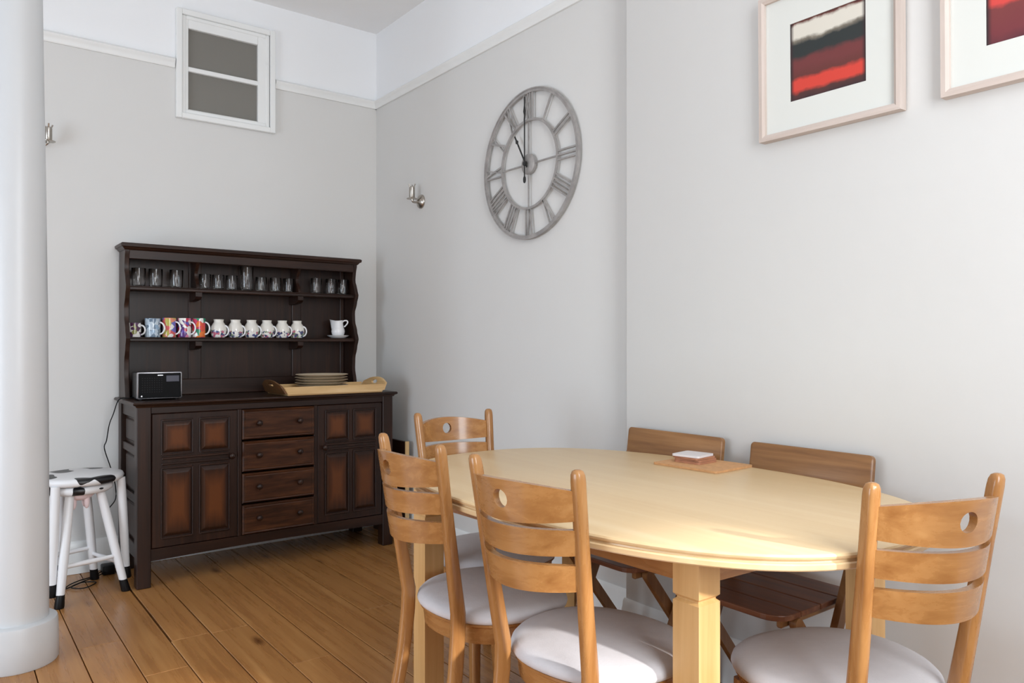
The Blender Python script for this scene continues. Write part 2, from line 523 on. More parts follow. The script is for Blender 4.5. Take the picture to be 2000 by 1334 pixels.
# wall behind the camera with the tall window
FX0, FX1, FZ0, FZ1 = -2.05, -0.52, 0.85, 2.85
b = new()
box(b, ROOM_X0, FX0, ROOM_Y0-T, ROOM_Y0, 0, ROOM_Z)
box(b, FX1, 0, ROOM_Y0-T, ROOM_Y0, 0, ROOM_Z)
box(b, FX0, FX1, ROOM_Y0-T, ROOM_Y0, 0, FZ0)
box(b, FX0, FX1, ROOM_Y0-T, ROOM_Y0, FZ1, ROOM_Z)
struct('wall_front', b, M_wall, smooth=False)
b = new(); box(b, ROOM_X0-T, T, ROOM_Y0-T, T, ROOM_Z, ROOM_Z+T)
struct('ceiling', b, M_ceil, smooth=False)

# floor: dark ground under separate pine boards
b = new(); box(b, ROOM_X0-T, T, ROOM_Y0-T, T, -0.12, -0.018)
floor = struct('floor', b, M_floor_under, smooth=False)
PW = 0.1475
k0 = -22; k1 = 11
for k in range(k0, k1):
    xl = -1.490+PW*k; xr = xl+PW
    if xl > -0.005: break
    xr = min(xr, -0.001); xl = max(xl, ROOM_X0+0.001)
    if xr-xl < 0.01: continue
    joints = [0.0]
    if k == 0: joints += [-1.205]
    elif k == 1: joints += [-1.215]
    y = joints[-1]-random.uniform(0.9, 2.6) if k not in (0, 1) else joints[-1]-2.1
    while y > ROOM_Y0+0.5:
        joints.append(y); y -= random.uniform(1.4, 3.0)
    joints.append(ROOM_Y0)
    for s, (ya, yb) in enumerate(zip(joints, joints[1:])):
        gl = gr = 0.0017
        if k == 0 and s == 0: gl = 0.0065
        if k == 1 and s == 0: gl = 0.0030
        b = new()
        cx, cy = (xl+xr)/2, (ya+yb)/2
        box(b, xl+gl-cx, xr-gr-cx, yb+0.0008-cy, ya-0.0008-cy, -0.018, random.uniform(-0.0006, 0.0), 0.0018)
        finish('plank', b, M_plank, floor, smooth=False, loc=(cx, cy, 0))

# picture rail on both walls
def rail_profile(s):      # (distance from wall, z)
    return [(0, RAIL_Z+0.002), (0.010, RAIL_Z+0.002), (0.016, RAIL_Z+0.010), (0.016, RAIL_Z+0.022), (0.024, RAIL_Z+0.030), (0.030, RAIL_Z+0.042), (0.022, RAIL_Z+0.050), (0.008, RAIL_Z+0.056), (0, RAIL_Z+0.060)]
b = new()
prism(b, [(-d, z) for d, z in rail_profile(1)], ROOM_X0, WX0-0.032, 'x')
struct('trim_1', b, M_gloss_white, angle=50)
b = new()
prism(b, [(-d, z) for d, z in rail_profile(1)], WX1+0.034, -0.0, 'x')
struct('trim_2', b, M_gloss_white, angle=50)
b = new()
prism(b, [(-d, z) for d, z in rail_profile(1)], BY, -0.0, 'y')
struct('trim_3', b, M_gloss_white, angle=50)
# skirting boards
def skirt(name, pts, axis, lo, hi):
    b = new(); prism(b, pts, lo, hi, axis); struct(name, b, M_gloss_white, angle=50)
sk = [(0, 0.001), (-0.018, 0.001), (-0.018, 0.120), (-0.012, 0.135), (-0.012, 0.15), (-0.004, 0.16), (0, 0.16)]
skirt('baseboard_back', sk, 'x', ROOM_X0, 0.0)
skirt('baseboard_right', sk, 'y', BY, -0.018)
skirt('baseboard_chimney', [(BR+p[0], p[1]) for p in sk], 'y', ROOM_Y0, BY)

# internal high window in the back wall
def frame_ring(bm, x0, x1, z0, z1, wl, y0, y1, bev=0.003):
    box(bm, x0, x0+wl, y0, y1, z0, z1, bev)
    box(bm, x1-wl, x1, y0, y1, z0, z1, bev)
    box(bm, x0+wl, x1-wl, y0, y1, z0, z0+wl, bev)
    box(bm, x0+wl, x1-wl, y0, y1, z1-wl, z1, bev)
b = new(); frame_ring(b, -1.192, -0.655, 2.357, 2.945, 0.030, -0.028, 0.0)
win = struct('window_1', b, M_gloss_white, smooth=False)
b = new()
frame_ring(b, -1.162, -0.688, 2.387, 2.915, 0.020, -0.017, 0.05)
finish('frame_bead', b, M_gloss_white, win, smooth=False)
b = new()
box(b, -1.160, -1.128, -0.012, 0.03, 2.390, 2.912, 0.003)
box(b, -0.752, -0.700, -0.012, 0.03, 2.390, 2.912, 0.003)
box(b, -1.128, -0.752, -0.012, 0.03, 2.390, 2.412, 0.003)
box(b, -1.128, -0.752, -0.012, 0.03, 2.850, 2.912, 0.003)
finish('sash', b, M_gloss_white, win, smooth=False)
b = new(); box(b, -1.130, -0.750, -0.010, 0.028, 2.618, 2.643, 0.003)
finish('glazing_bar', b, M_gloss_white, win, smooth=False)
for za, zb in ((2.410, 2.620), (2.641, 2.852)):
    b = new(); box(b, -1.130, -0.750, 0.008, 0.012, za, zb)
    finish('pane', b, M_pane, win, smooth=False)
b = new(); box(b, -0.704, -0.698, -0.016, 0.0, 2.60, 2.635, 0.002)
finish('catch', b, M_gloss_white, win, smooth=False)
# dim passage beyond that window
b = new()
box(b, -2.0, 0.1, 1.1, 1.15, 1.9, ROOM_Z); box(b, -2.0, -1.95, T, 1.1, 1.9, ROOM_Z); box(b, 0.05, 0.1, T, 1.1, 1.9, ROOM_Z)
box(b, -2.0, 0.1, T, 1.15, 1.85, 1.9); box(b, -2.0, 0.1, T, 1.15, ROOM_Z, ROOM_Z+0.05)
struct('wall_passage', b, M_niche, smooth=False)

# added unseen slab outside the rear window, cuts off the upper sun beam
b = new(); box(b, -2.6, 0.2, ROOM_Y0-0.84, ROOM_Y0-0.80, 1.97, 3.6); box(b, -2.6, 0.2, ROOM_Y0-0.84, ROOM_Y0-T, 3.56, 3.6)
struct('sun_blocker', b, M_gloss_white, smooth=False)
# sash frames of the two daylight windows (behind and left of the camera)
b = new()
frame_ring(b, FX0, FX1, FZ0, FZ1, 0.07, ROOM_Y0-0.11, ROOM_Y0-0.08)
w2 = struct('window_2', b, M_gloss_white, smooth=False)
for x in (FX0+0.06,):
    b = new(); box(b, x-0.025, x+0.025, ROOM_Y0-0.11, ROOM_Y0-0.08, FZ0, FZ1); finish('mullion', b, M_gloss_white, w2, smooth=False)
b = new()
for ya, yb, za, zb in ((LY0, LY0+0.07, LZ0, LZ1), (LY1-0.07, LY1, LZ0, LZ1), (LY0, LY1, LZ0, LZ0+0.07), (LY0, LY1, LZ1-0.07, LZ1)):
    box(b, ROOM_X0-0.11, ROOM_X0-0.08, ya, yb, za, zb)
w3 = struct('window_3', b, M_gloss_white, smooth=False)
b = new(); box(b, ROOM_X0-0.11, ROOM_X0-0.08, -2.275, -2.225, LZ0, LZ1); finish('mullion', b, M_gloss_white, w3, smooth=False)

# ------------------------------------------------------------------ column
c = thing('column', 'tall round white cast-iron column at the left edge of the picture', 'column', (-1.979, -1.069, 0))
b = new()
prof = [(0.102, 0.13), (0.102, 0.5), (0.1, 0.9), (0.0965, 1.3), (0.091, 1.7), (0.084, 2.1), (0.078, 2.5), (0.072, ROOM_Z)]
lathe(b, prof, 48); finish('shaft', b, M_col, c)
b = new(); lathe(b, [(0.130, 0.0), (0.1335, 0.006), (0.133, 0.08), (0.131, 0.142), (0.128, 0.152), (0.120, 0.157), (0.0, 0.159)], 48)
finish('plinth', b, M_col, c)

# ------------------------------------------------------------------ dresser
DX0, DX1 = -1.468, -0.136
DY = -0.470           # front face plane of the legs
DZ = 0.872
dr = thing('dresser', 'dark oak dresser with open plate rack standing against the back wall', 'dresser', (0, 0, 0))
LW = 0.062
for x0 in (DX0, DX1-LW):
    for y0 in (DY, -0.085):
        b = new(); box(b, x0, x0+LW, y0, y0+LW, 0.0, DZ-0.022, 0.003); finish('leg', b, W_dark['z'], dr, smooth=False)
# worktop with moulded edge
b = new()
def edge_ring(o, z): return [Vector((DX0-0.016-o, DY-0.018-o, z)), Vector((DX1+0.016+o, DY-0.018-o, z)), Vector((DX1+0.016+o, -0.02, z)), Vector((DX0-0.016-o, -0.02, z))]
rings(b, [edge_ring(-0.012, DZ-0.026), edge_ring(-0.008, DZ-0.018), edge_ring(0.002, DZ-0.014), edge_ring(0.005, DZ-0.008), edge_ring(0.001, DZ-0.001), edge_ring(-0.003, DZ)])
finish('worktop', b, W_dark['x'], dr, smooth=False)
# carcass: back, bottom, sides
b = new(); box(b, DX0+0.02, DX1-0.02, -0.040, -0.026, 0.14, DZ-0.03); finish('back_panel', b, W_dark['z'], dr, smooth=False)
b = new(); box(b, DX0+0.02, DX1-0.02, DY+0.025, -0.03, 0.140, 0.155); finish('bottom_board', b, W_dark['x'], dr, smooth=False)
for s, xo in ((-1, DX0), (1, DX1)):
    xi = xo-s*0.022
    b = new(); box(b, min(xo-s*0.030, xi-s*0.002), max(xo-s*0.030, xi-s*0.002), DY+LW-0.005, -0.085+0.005, 0.13, DZ-0.03)
    side = finish('side_panel', b, W_dark['z'], dr, smooth=False)
    for za, zb in ((0.125, 0.195), (0.385, 0.425), (0.615, 0.655), (0.79, DZ-0.026)):
        b = new(); box(b, min(xo-s*0.008, xo-s*0.030), max(xo-s*0.008, xo-s*0.030), DY+LW-0.002, -0.085+0.002, za, zb, 0.003)
        finish('side_rail', b, W_dark['y'], side, smooth=False)
    for za, zb in ((0.21, 0.37), (0.44, 0.60), (0.67, 0.775)):
        b = new(); box(b, min(xo-s*0.016, xo-s*0.031), max(xo-s*0.016, xo-s*0.031), DY+LW+0.035, -0.085-0.035, za, zb, 0.006)
        finish('raised_field', b, W_dark['z'], side, smooth=False)
# face frame
b = new(); box(b, DX0+LW, DX1-LW, DY+0.006, DY+0.03, 0.815, DZ-0.026, 0.002); finish('top_rail', b, W_dark['x'], dr, smooth=False)
b = new()
pts = [(DX0+LW, 0.178), (DX1-LW, 0.178)]
n = 28
for i in range(n+1):
    x = DX1-LW-(DX1-DX0-2*LW)*i/n
    pts.append((x, 0.122+0.010*math.sin(PI*i/n)))
prism(b, pts, DY+0.006, DY+0.028, 'y'); finish('bottom_rail', b, W_dark['x'], dr, smooth=False)
for x in (-0.995, -0.594):
    b = new(); box(b, x-0.010, x+0.010, DY+0.006, DY+0.03, 0.178, 0.815, 0.002); finish('stile', b, W_dark['z'], dr, smooth=False)

def knob(parent, x, y, z, r=0.0145):
    b = new(); lathe(b, [(0.008, 0.004), (0.0065, -0.008), (0.009, -0.012), (r, -0.018), (r*1.05, -0.024), (r*0.85, -0.030), (r*0.45, -0.033), (0, -0.034)], 16, (x, y, z), 'y')
    return finish('knob', b, W_dark['y'], parent)

def door(x0, x1, kx):
    b = new(); box(b, x0, x1, DY+0.006, DY+0.024, 0.180, 0.813, 0.003)
    d = finish('door', b, W_dark['z'], dr, smooth=False)
    w = x1-x0
    sw = 0.048; mw = 0.040
    xs = [x0+sw, (x0+x1)/2-mw/2-0.002, (x0+x1)/2+mw/2+0.002, x1-sw]
    zt = [(0.232, 0.545), (0.628, 0.772)]
    for xa, xb in ((xs[0], xs[1]), (xs[2], xs[3])):
        for za, zb in zt:
            # raised field panel with chamfered edge
            b = new()
            def rg(o, y): return [Vector((xa+o, y, za+o)), Vector((xb-o, y, za+o)), Vector((xb-o, y, zb-o)), Vector((xa+o, y, zb-o))]
            rings(b, [rg(0, DY+0.008), rg(0.0, DY+0.004), rg(0.012, DY-0.002), rg(0.018, DY-0.003)])
            finish('panel', b, M_panel, d, smooth=False)
            # mitred moulding strips across top and bottom of the panel
            b = new()
            for zz in (za-0.010, zb+0.010):
                box(b, xa-0.004, xb+0.004, DY-0.004, DY+0.008, zz-0.004, zz+0.004, 0.002)
            for xx in (xa-0.006, xb+0.006):
                box(b, xx-0.003, xx+0.003, DY-0.002, DY+0.008, za-0.012, zb+0.012, 0.0015)
            finish('moulding', b, W_dark['x'], d, smooth=False)
    b = new()
    for za, zb in ((0.568, 0.580), (0.594, 0.606)):
        box(b, x0+sw-0.006, x1-sw+0.006, DY-0.003, DY+0.008, za, zb, 0.003)
    finish('cross_moulding', b, W_dark['x'], d, smooth=False)
    knob(d, kx, DY+0.006, 0.587)
    return d
door(-1.403, -1.006, -1.038)
door(-0.583, -0.201, -0.549)
for z0, z1 in ((0.661, 0.812), (0.499, 0.651), (0.340, 0.489), (0.182, 0.330)):
    b = new()
    def rg(o, y): return [Vector((-0.984+o, y, z0+o)), Vector((-0.605-o, y, z0+o)), Vector((-0.605-o, y, z1-o)), Vector((-0.984+o, y, z1-o))]
    rings(b, [rg(0, DY+0.024), rg(0, DY+0.000), rg(0.006, DY-0.007), rg(0.012, DY-0.004), rg(0.016, DY-0.006)])
    d = finish('drawer', b, W_drawer, dr, smooth=False)
    zc = (z0+z1)/2+0.006
    knob(d, -0.905, DY-0.006, zc); knob(d, -0.692, DY-0.006, zc)

# plate rack (hutch)
HX0, HX1 = -1.466, -0.218
HB = -0.030
def side_depth(z):
    import bisect
    K = [(0.87, .185), (0.92, .175), (1.00, .155), (1.06, .158), (1.12, .182), (1.172, .202), (1.22, .182), (1.28, .155), (1.33, .152), (1.38, .178), (1.43, .200), (1.47, .182), (1.52, .158), (1.57, .165), (1.60, .178), (1.64, .178)]
    for (za, da), (zb, db) in zip(K, K[1:]):
        if za <= z <= zb:
            t = (z-za)/(zb-za); t = t*t*(3-2*t)
            return da+(db-da)*t
    return .178
for x0 in (HX0, HX1-0.020):
    pts = [(HB+0.005, DZ), (HB+0.005, 1.62)]
    for i in range(41):
        z = 1.62-(1.62-DZ)*i/40
        pts.append((-side_depth(z), z))
    b = new(); prism(b, pts, x0, x0+0.020, 'x', 0.0); finish('rack_side', b, W_dark['z'], dr, angle=30)
for zt in (1.172, 1.430):
    b = new()
    box(b, HX0+0.018, HX1-0.018, -0.178, HB, zt-0.016, zt, 0.003)
    box(b, HX0+0.018, HX1-0.018, -0.168, -0.158, zt, zt+0.006, 0.002)
    finish('shelf', b, W_dark['x'], dr, smooth=False)
# cornice
b = new()
def cr(o, z): return [Vector((HX0-o, -0.178-o, z)), Vector((HX1+o, -0.178-o, z)), Vector((HX1+o, HB, z)), Vector((HX0-o, HB, z))]
rings(b, [cr(0.002, 1.612), cr(0.008, 1.618), cr(0.012, 1.624), cr(0.020, 1.628), cr(0.022, 1.640), cr(0.016, 1.646)])
finish('cornice', b, W_dark['x'], dr, smooth=False)
b = new(); box(b, HX0+0.019, HX1-0.019, -0.176, -0.156, 1.568, 1.614, 0.003); finish('frieze', b, W_dark['x'], dr, smooth=False)
# back boards: three panels between stiles
b = new(); box(b, HX0+0.015, HX1-0.015, HB-0.002, HB+0.008, DZ, 1.62); finish('rack_back', b, W_dark['z'], dr, smooth=False)
for xa, xb in ((-1.134, -1.068), (-0.562, -0.508), (HX0+0.02, HX0+0.045), (HX1-0.045, HX1-0.02)):
    b = new(); box(b, xa, xb, HB-0.012, HB-0.001, DZ, 1.60, 0.003); finish('rack_stile', b, W_dark['z'], dr, smooth=False)
b = new(); box(b, HX0+0.02, HX1-0.02, HB-0.015, HB-0.001, DZ+0.001, DZ+0.085, 0.003); finish('rack_rail', b, W_dark['x'], dr, smooth=False)
# short scalloped dividers above the upper shelf, corbels below each shelf
for x in (-1.115, -0.562):
    pts = [(HB-0.01, 1.431), (HB-0.01, 1.60), (-0.155, 1.60)]
    for i in range(13):
        z = 1.575-0.144*i/12
        pts.append((-0.14-0.022*math.cos(2*PI*(z-1.431)/0.155), z))
    b = new(); prism(b, pts, x-0.008, x+0.008, 'x'); finish('divider', b, W_dark['z'], dr, smooth=False)
    for zt in (1.414, 1.156):
        pts = [(HB-0.01, zt), (-0.172, zt), (-0.172, zt-0.022), (-0.155, zt-0.034), (-0.120, zt-0.040), (HB-0.01, zt-0.045)]
        b = new(); prism(b, pts, x-0.016, x+0.016, 'x', 0.0); finish('corbel', b, W_dark['z'], dr, smooth=False)

# ------------------------------------------------------------------ things on the dresser
SH_UP, SH_LO = 1.4303, 1.1723
def tumbler(name, label, x, y, z, r, h, group):
    b = new()
    lathe(b, [(0.0, 0.0), (r*0.86, 0.0), (r*0.90, 0.003), (r, h*0.98), (r*0.99, h), (r*0.94, h*0.985), (r*0.84, 0.012), (r*0.5, 0.0095), (0.0, 0.0095)], 24)
    o = finish(name, b, M_glass, None, angle=50, loc=(x, y, z))
    tag(o, label, 'glass', group)
    return o
ordn = ['leftmost', 'second from left', 'third from left']
for i, x in enumerate((-1.392, -1.312, -1.212)):
    tumbler('drinking_glass', ['straight clear glass at the far left of the dresser top shelf', 'straight clear glass second from left on the dresser top shelf', 'straight clear glass just left of the first divider on the top shelf'][i], x, -0.112, SH_UP, 0.034, 0.098, 'glasses on the upper shelf')
for i, x in enumerate((-1.066, -0.998, -0.926, -0.765, -0.684, -0.608)):
    lab = ['small clear tumbler right beside the first shelf divider', 'second small clear tumbler in the middle bay, left of the tall glass', 'small clear tumbler directly left of the tall glass',
           'small clear tumbler directly right of the tall glass', 'second small clear tumbler right of the tall glass', 'small clear tumbler left against the second shelf divider'][i]
    tumbler('tumbler', lab, x, -0.105, SH_UP, 0.031, 0.085, 'glasses on the upper shelf')
tumbler('tall_glass', 'tallest clear glass in the middle of the dresser top shelf', -0.847, -0.110, SH_UP, 0.036, 0.138, 'glasses on the upper shelf')
for i, x in enumerate((-0.444, -0.352, -0.276)):
    lab = ['clear tumbler at the left of the right-hand top shelf bay', 'middle clear tumbler of three in the right-hand top shelf bay', 'rightmost clear tumbler on the dresser top shelf'][i]
    tumbler('drinking_glass', lab, x, -0.110, SH_UP, 0.033, 0.095, 'glasses on the upper shelf')

def mug(name, label, x, y, z, prof, mat, hmat, hz, hr, ang, group, cat='mug'):
    t = thing(name, label, cat, (x, y, z), ang, group)
    b = new(); lathe(b, prof, 28); finish('body', b, mat, t, angle=50)
    r = prof[2][0] if len(prof) < 5 else max(p[0] for p in prof)
    b = new()
    pts = []
    for i in range(9):
        a = PI/2-PI*i/8
        pts.append((hr[0]+hr[1]*math.cos(a), 0, hz+hr[2]*math.sin(a)))
    sweep(b, smooth_path(pts, 2), circ(0.0042, 8), ref=Vector((0, 1, 0)))
    finish('handle', b, hmat, t, angle=60)
    return t
def straight(r, h): return [(0, 0.0), (r*0.92, 0.0), (r*0.97, 0.003), (r, 0.01), (r, h-0.002), (r*0.985, h), (r*0.92, h-0.002), (r*0.90, 0.008), (0, 0.006)]
MG = 'patterned mugs on the lower shelf'
m1 = pattern_mat('mug_plum_green', [srgb(92, 60, 92), srgb(150, 150, 90), srgb(84, 48, 80)], 60, 0.35, seed=1)
m2 = pattern_mat('mug_blue', [srgb(150, 178, 205), srgb(190, 205, 218), srgb(110, 130, 150), srgb(176, 196, 215)], 70, 0.3, seed=2, ground=srgb(200, 214, 226))
m3 = pattern_mat('mug_red_yellow_blue', [srgb(214, 96, 96), srgb(190, 178, 90), srgb(110, 110, 190), srgb(226, 140, 110)], 50, 0.2, seed=3)
m4 = pattern_mat('mug_crimson_violet', [srgb(190, 50, 74), srgb(100, 80, 170), srgb(216, 130, 160), srgb(96, 60, 130)], 55, 0.25, seed=4)
m5 = pattern_mat('mug_orange_green', [srgb(226, 80, 60), srgb(232, 120, 50), srgb(56, 140, 108), srgb(204, 60, 96)], 48, 0.25, seed=5)
A = -0.62
mug('mug', 'short plum and green patterned mug at the left end of the mug row', -1.412, -0.115, SH_LO, straight(0.031, 0.078), m1, M_china, 0.042, (0.030, 0.020, 0.024), A+0.2, MG)
mug('mug', 'pale blue speckled tall mug, second from left', -1.326, -0.112, SH_LO, straight(0.037, 0.102), m2, M_china, 0.052, (0.036, 0.024, 0.030), A, MG)
mug('mug', 'tall mug patterned in coral, yellow and blue, third from left', -1.247, -0.112, SH_LO, straight(0.034, 0.106), m3, M_china, 0.054, (0.033, 0.024, 0.032), A, MG)
mug('mug', 'tall crimson and violet flowered mug, fourth from left', -1.172, -0.112, SH_LO, straight(0.034, 0.106), m4, M_china, 0.054, (0.033, 0.024, 0.032), A, MG)
mug('mug', 'tall orange-red mug with a green motif beside the white mugs', -1.100, -0.112, SH_LO, straight(0.034, 0.107), m5, M_china, 0.054, (0.033, 0.024, 0.032), A, MG)
def belly(r, h): return [(0, 0), (r*0.72, 0), (r*0.76, 0.003), (r*0.86, h*0.12), (r*0.98, h*0.32), (r, h*0.46), (r*0.95, h*0.62), (r*0.74, h*0.78), (r*0.60, h*0.85), (r*0.585, h*0.92), (r*0.64, h), (r*0.60, h*0.995), (r*0.54, h*0.84), (r*0.9, h*0.5), (r*0.8, 0.012), (0, 0.008)]
bcols = [srgb(84, 92, 140), srgb(196, 110, 130), srgb(70, 76, 110), srgb(130, 150, 120)]
lab6 = ['round-bellied white mug directly right of the orange-red mug', 'second round-bellied white flowered mug from the left', 'third round-bellied white flowered mug from the left',
        'fourth round-bellied white flowered mug from the left', 'fifth round-bellied white flowered mug from the left', 'round-bellied white mug at the right end of the mug row']
for i, x in enumerate((-0.997, -0.908, -0.821, -0.735, -0.647, -0.560)):
    mm = pattern_mat('mug_cream_flowers', bcols, 85, 0.42, lower=0.040, seed=11+i*3.1)
    mug('bellied_mug', lab6[i], x, -0.112, SH_LO, belly(0.0420, 0.103), mm, M_china, 0.042, (0.034, 0.022, 0.028), A-0.15, 'round white mugs on the lower shelf')
# jug in its saucer
o = new(); lathe(o, [(0, 0.0), (0.030, 0.0), (0.034, 0.004), (0.060, 0.016), (0.066, 0.022), (0.062, 0.0225), (0.036, 0.010), (0, 0.008)], 32)
tag(finish('saucer', o, M_china, None, angle=50, loc=(-0.308, -0.112, SH_LO)), 'white china saucer under the small jug on the lower shelf', 'saucer')
j = thing('jug', 'small white china jug standing on a saucer on the lower shelf', 'jug', (-0.308, -0.112, SH_LO+0.0095), -0.62)
b = new()
prof = [(0.024, 0.0), (0.027, 0.003), (0.0365, 0.020), (0.040, 0.036), (0.0365, 0.052), (0.027, 0.068), (0.0225, 0.080), (0.0245, 0.092), (0.029, 0.102)]
rs = []
for k, (r, z) in enumerate(prof):
    ring = []
    for i in range(28):
        a = 2*PI*i/28
        f = max(0, (z-0.07)/0.032)
        d = max(0, math.cos(a-PI))**6*f
        ring.append(Vector((r*math.cos(a)-0.024*d, r*math.sin(a), z+0.004*d-0.003*f*math.sin(a)**2)))
    rs.append(ring)
inner = [[Vector((p.x*0.92, p.y*0.92, p.z)) for p in rs[-1]], [Vector((p.x*0.90, p.y*0.90, max(p.z, 0.008))) for p in rs[3]]]
rings(b, rs+inner); finish('body', b, M_china, j, angle=60)
b = new(); sweep(b, smooth_path([(0.024, 0, 0.088), (0.034, 0, 0.098), (0.050, 0, 0.100), (0.057, 0, 0.090), (0.050, 0, 0.076), (0.036, 0, 0.062)], 4), circ(0.0042, 8), ref=Vector((0, 1, 0)))
finish('handle', b, M_china, j, angle=60)

# wooden tray with raised handled ends
tr = thing('serving_tray', 'pale wooden serving tray with curved handled ends on the dresser worktop', 'tray', (-0.487, -0.345, DZ+0.001), 0.0)
TX, TY = 0.272, 0.150
b = new(); box(b, -TX, TX, -TY, TY, 0.0, 0.010, 0.002); finish('base', b, W_tray['x'], tr, smooth=False)
for s in (-1, 1):
    b = new()
    pts = [(-TX, 0.006), (TX, 0.006), (TX+0.022, 0.046), (-TX-0.022, 0.046)]
    prism(b, pts, s*TY-0.005, s*TY+0.005, 'y', 0.002); finish('side', b, W_tray['x'], tr, smooth=False)
    # end board with arched top and a hand hole
    P2 = []; F2 = []
    nh = 24
    def outer(a):
        c_, s_ = math.cos(a), math.sin(a)
        # intersection with the arched board outline (y in +-TY, z 0..0.078)
        best = None
        for kk in range(400):
            rr_ = 0.004+kk*0.0006
            yy = rr_*c_; zz = 0.052+rr_*s_
            top = 0.044+0.036*max(0, 1-(yy/TY)**2)**0.8
            if abs(yy) > TY or zz < 0.004 or zz > top: best = rr_; break
        return best or 0.1
    for i in range(nh):
        a = 2*PI*i/nh
        P2.append((0.034*math.cos(a), 0.054+0.011*math.sin(a)))
    angs = [2*PI*i/nh for i in range(nh)]
    for a in angs:
        r_ = outer(a); P2.append((r_*math.cos(a), 0.052+r_*math.sin(a)))
    for i in range(nh):
        jn = (i+1) % nh
        F2.append((i, jn, nh+jn, nh+i))
    b = new()
    def mapf(u, v, side, s=s):
        lean = 0.55*(v-0.005)
        return Vector((s*(TX+lean+(0.010 if side else 0.0)), u, v))
    slab(b, P2, F2, mapf)
    for (ya, yb) in ((-TY, TY),):
        pass
    finish('handle_end', b, W_tray['y'] if s > 0 else W_trayend, tr, smooth=False)
PL = ['at the bottom of', 'second from the bottom of', 'third from the bottom of', 'third from the top of', 'second from the top of', 'on top of']
for i in range(6):
    p = thing('plate', 'cream dinner plate '+PL[i]+' the stack on the tray', 'plate', (-0.512+0.003*(i % 2), -0.345, DZ+0.0125+0.0145*i), 0.3*i, 'plates stacked on the tray')
    b = new(); lathe(b, [(0, 0), (0.080, 0), (0.086, 0.002), (0.136, 0.0165), (0.142, 0.0185), (0.139, 0.0200), (0.134, 0.0185), (0.084, 0.0055), (0, 0.005)], 48); finish('dish', b, M_plate, p, angle=60)
    b = new(); lathe(b, [(0.1385, 0.0166), (0.1424, 0.0172), (0.1424, 0.0178), (0.1385, 0.0174)], 48, cap0=False, cap1=False)
    finish('rim_band', b, M_plate_rim, p, angle=60)

# radio
ra = thing('radio', 'black tabletop radio with a silver-edged front on the dresser worktop', 'radio', (-1.346, -0.300, DZ+0.001), -0.06)
b = new(); box(b, -0.097, 0.097, -0.075, 0.10, 0.006, 0.132, 0.004, 2); finish('cabinet', b, M_black, ra, smooth=False)
b = new(); box(b, -0.100, 0.100, -0.088, -0.072, 0.006, 0.136, 0.006, 2)
fr = finish('front_frame', b, M_silver, ra, angle=40)
b = new(); box(b, -0.094, 0.094, -0.0905, -0.086, 0.012, 0.130, 0.003, 1); fp = finish('front_panel', b, M_glossblack, ra, smooth=False)
b = new(); box(b, 0.028, 0.086, -0.0915, -0.090, 0.088, 0.118, 0.001); finish('display', b, M_display, fp, smooth=False)
b = new(); box(b, -0.010, 0.014, -0.0912, -0.090, 0.118, 0.122); finish('badge', b, M_silver, fp, smooth=False)
b = new(); lathe(b, [(0.004, 0), (0.004, -0.004), (0, -0.0045)], 12, (-0.080, -0.0905, 0.020), 'y'); finish('button', b, M_silver, fp)
b = new()
for i in range(9):
    for q in range(7):
        lathe(b, [(0.0022, 0), (0.0022, -0.0006)], 6, (-0.076+0.0105*i, -0.0905, 0.040+0.011*q), 'y')
sp = finish('speaker_grille', b, M_black, fp, smooth=False)
b = new()
for x in (-0.08, 0.08):
    for y in (-0.06, 0.08): lathe(b, [(0.008, 0.0), (0.008, 0.007)], 12, (x, y, 0))
finish('feet', b, M_black, ra)

# power cords
def cord(name, pts, r, label):
    b = new(); sweep(b, smooth_path(pts, 6), circ(r, 6)); tag(finish(name, b, M_black, None, angle=70), label, 'cord')
cord('power_cord', [(-1.420, -0.2115, 0.882), (-1.455, -0.214, 0.877), (-1.487, -0.214, 0.878), (-1.503, -0.200, 0.86), (-1.512, -0.150, 0.80), (-1.520, -0.085, 0.74), (-1.530, -0.07, 0.66), (-1.538, -0.06, 0.62), (-1.512, -0.055, 0.53), (-1.492, -0.05, 0.46), (-1.484, -0.045, 0.36), (-1.52, -0.05, 0.30), (-1.50, -0.05, 0.22), (-1.490, -0.05, 0.12), (-1.492, -0.06, 0.03), (-1.497, -0.07, 0.006)], 0.0026, 'black cord hanging from the radio down the left side of the dresser')
cord('floor_cable', [(-1.548, -0.10, 0.02), (-1.60, -0.13, 0.006), (-1.66, -0.16, 0.005), (-1.71, -0.21, 0.005), (-1.73, -0.26, 0.005), (-1.70, -0.24, 0.005), (-1.65, -0.20, 0.005), (-1.60, -0.24, 0.005), (-1.66, -0.30, 0.005), (-1.71, -0.27, 0.010), (-1.66, -0.22, 0.012), (-1.60, -0.17, 0.012), (-1.55, -0.13, 0.014)], 0.0028, 'loose black cable coiled on the floorboards under the white stools')
b = new(); box(b, -1.555, -1.500, -0.130, -0.060, 0.0, 0.045, 0.006, 2)
tag(finish('plug_adapter', b, M_black, None, angle=40), 'black plug adapter on the floor beside the dresser leg', 'adapter')

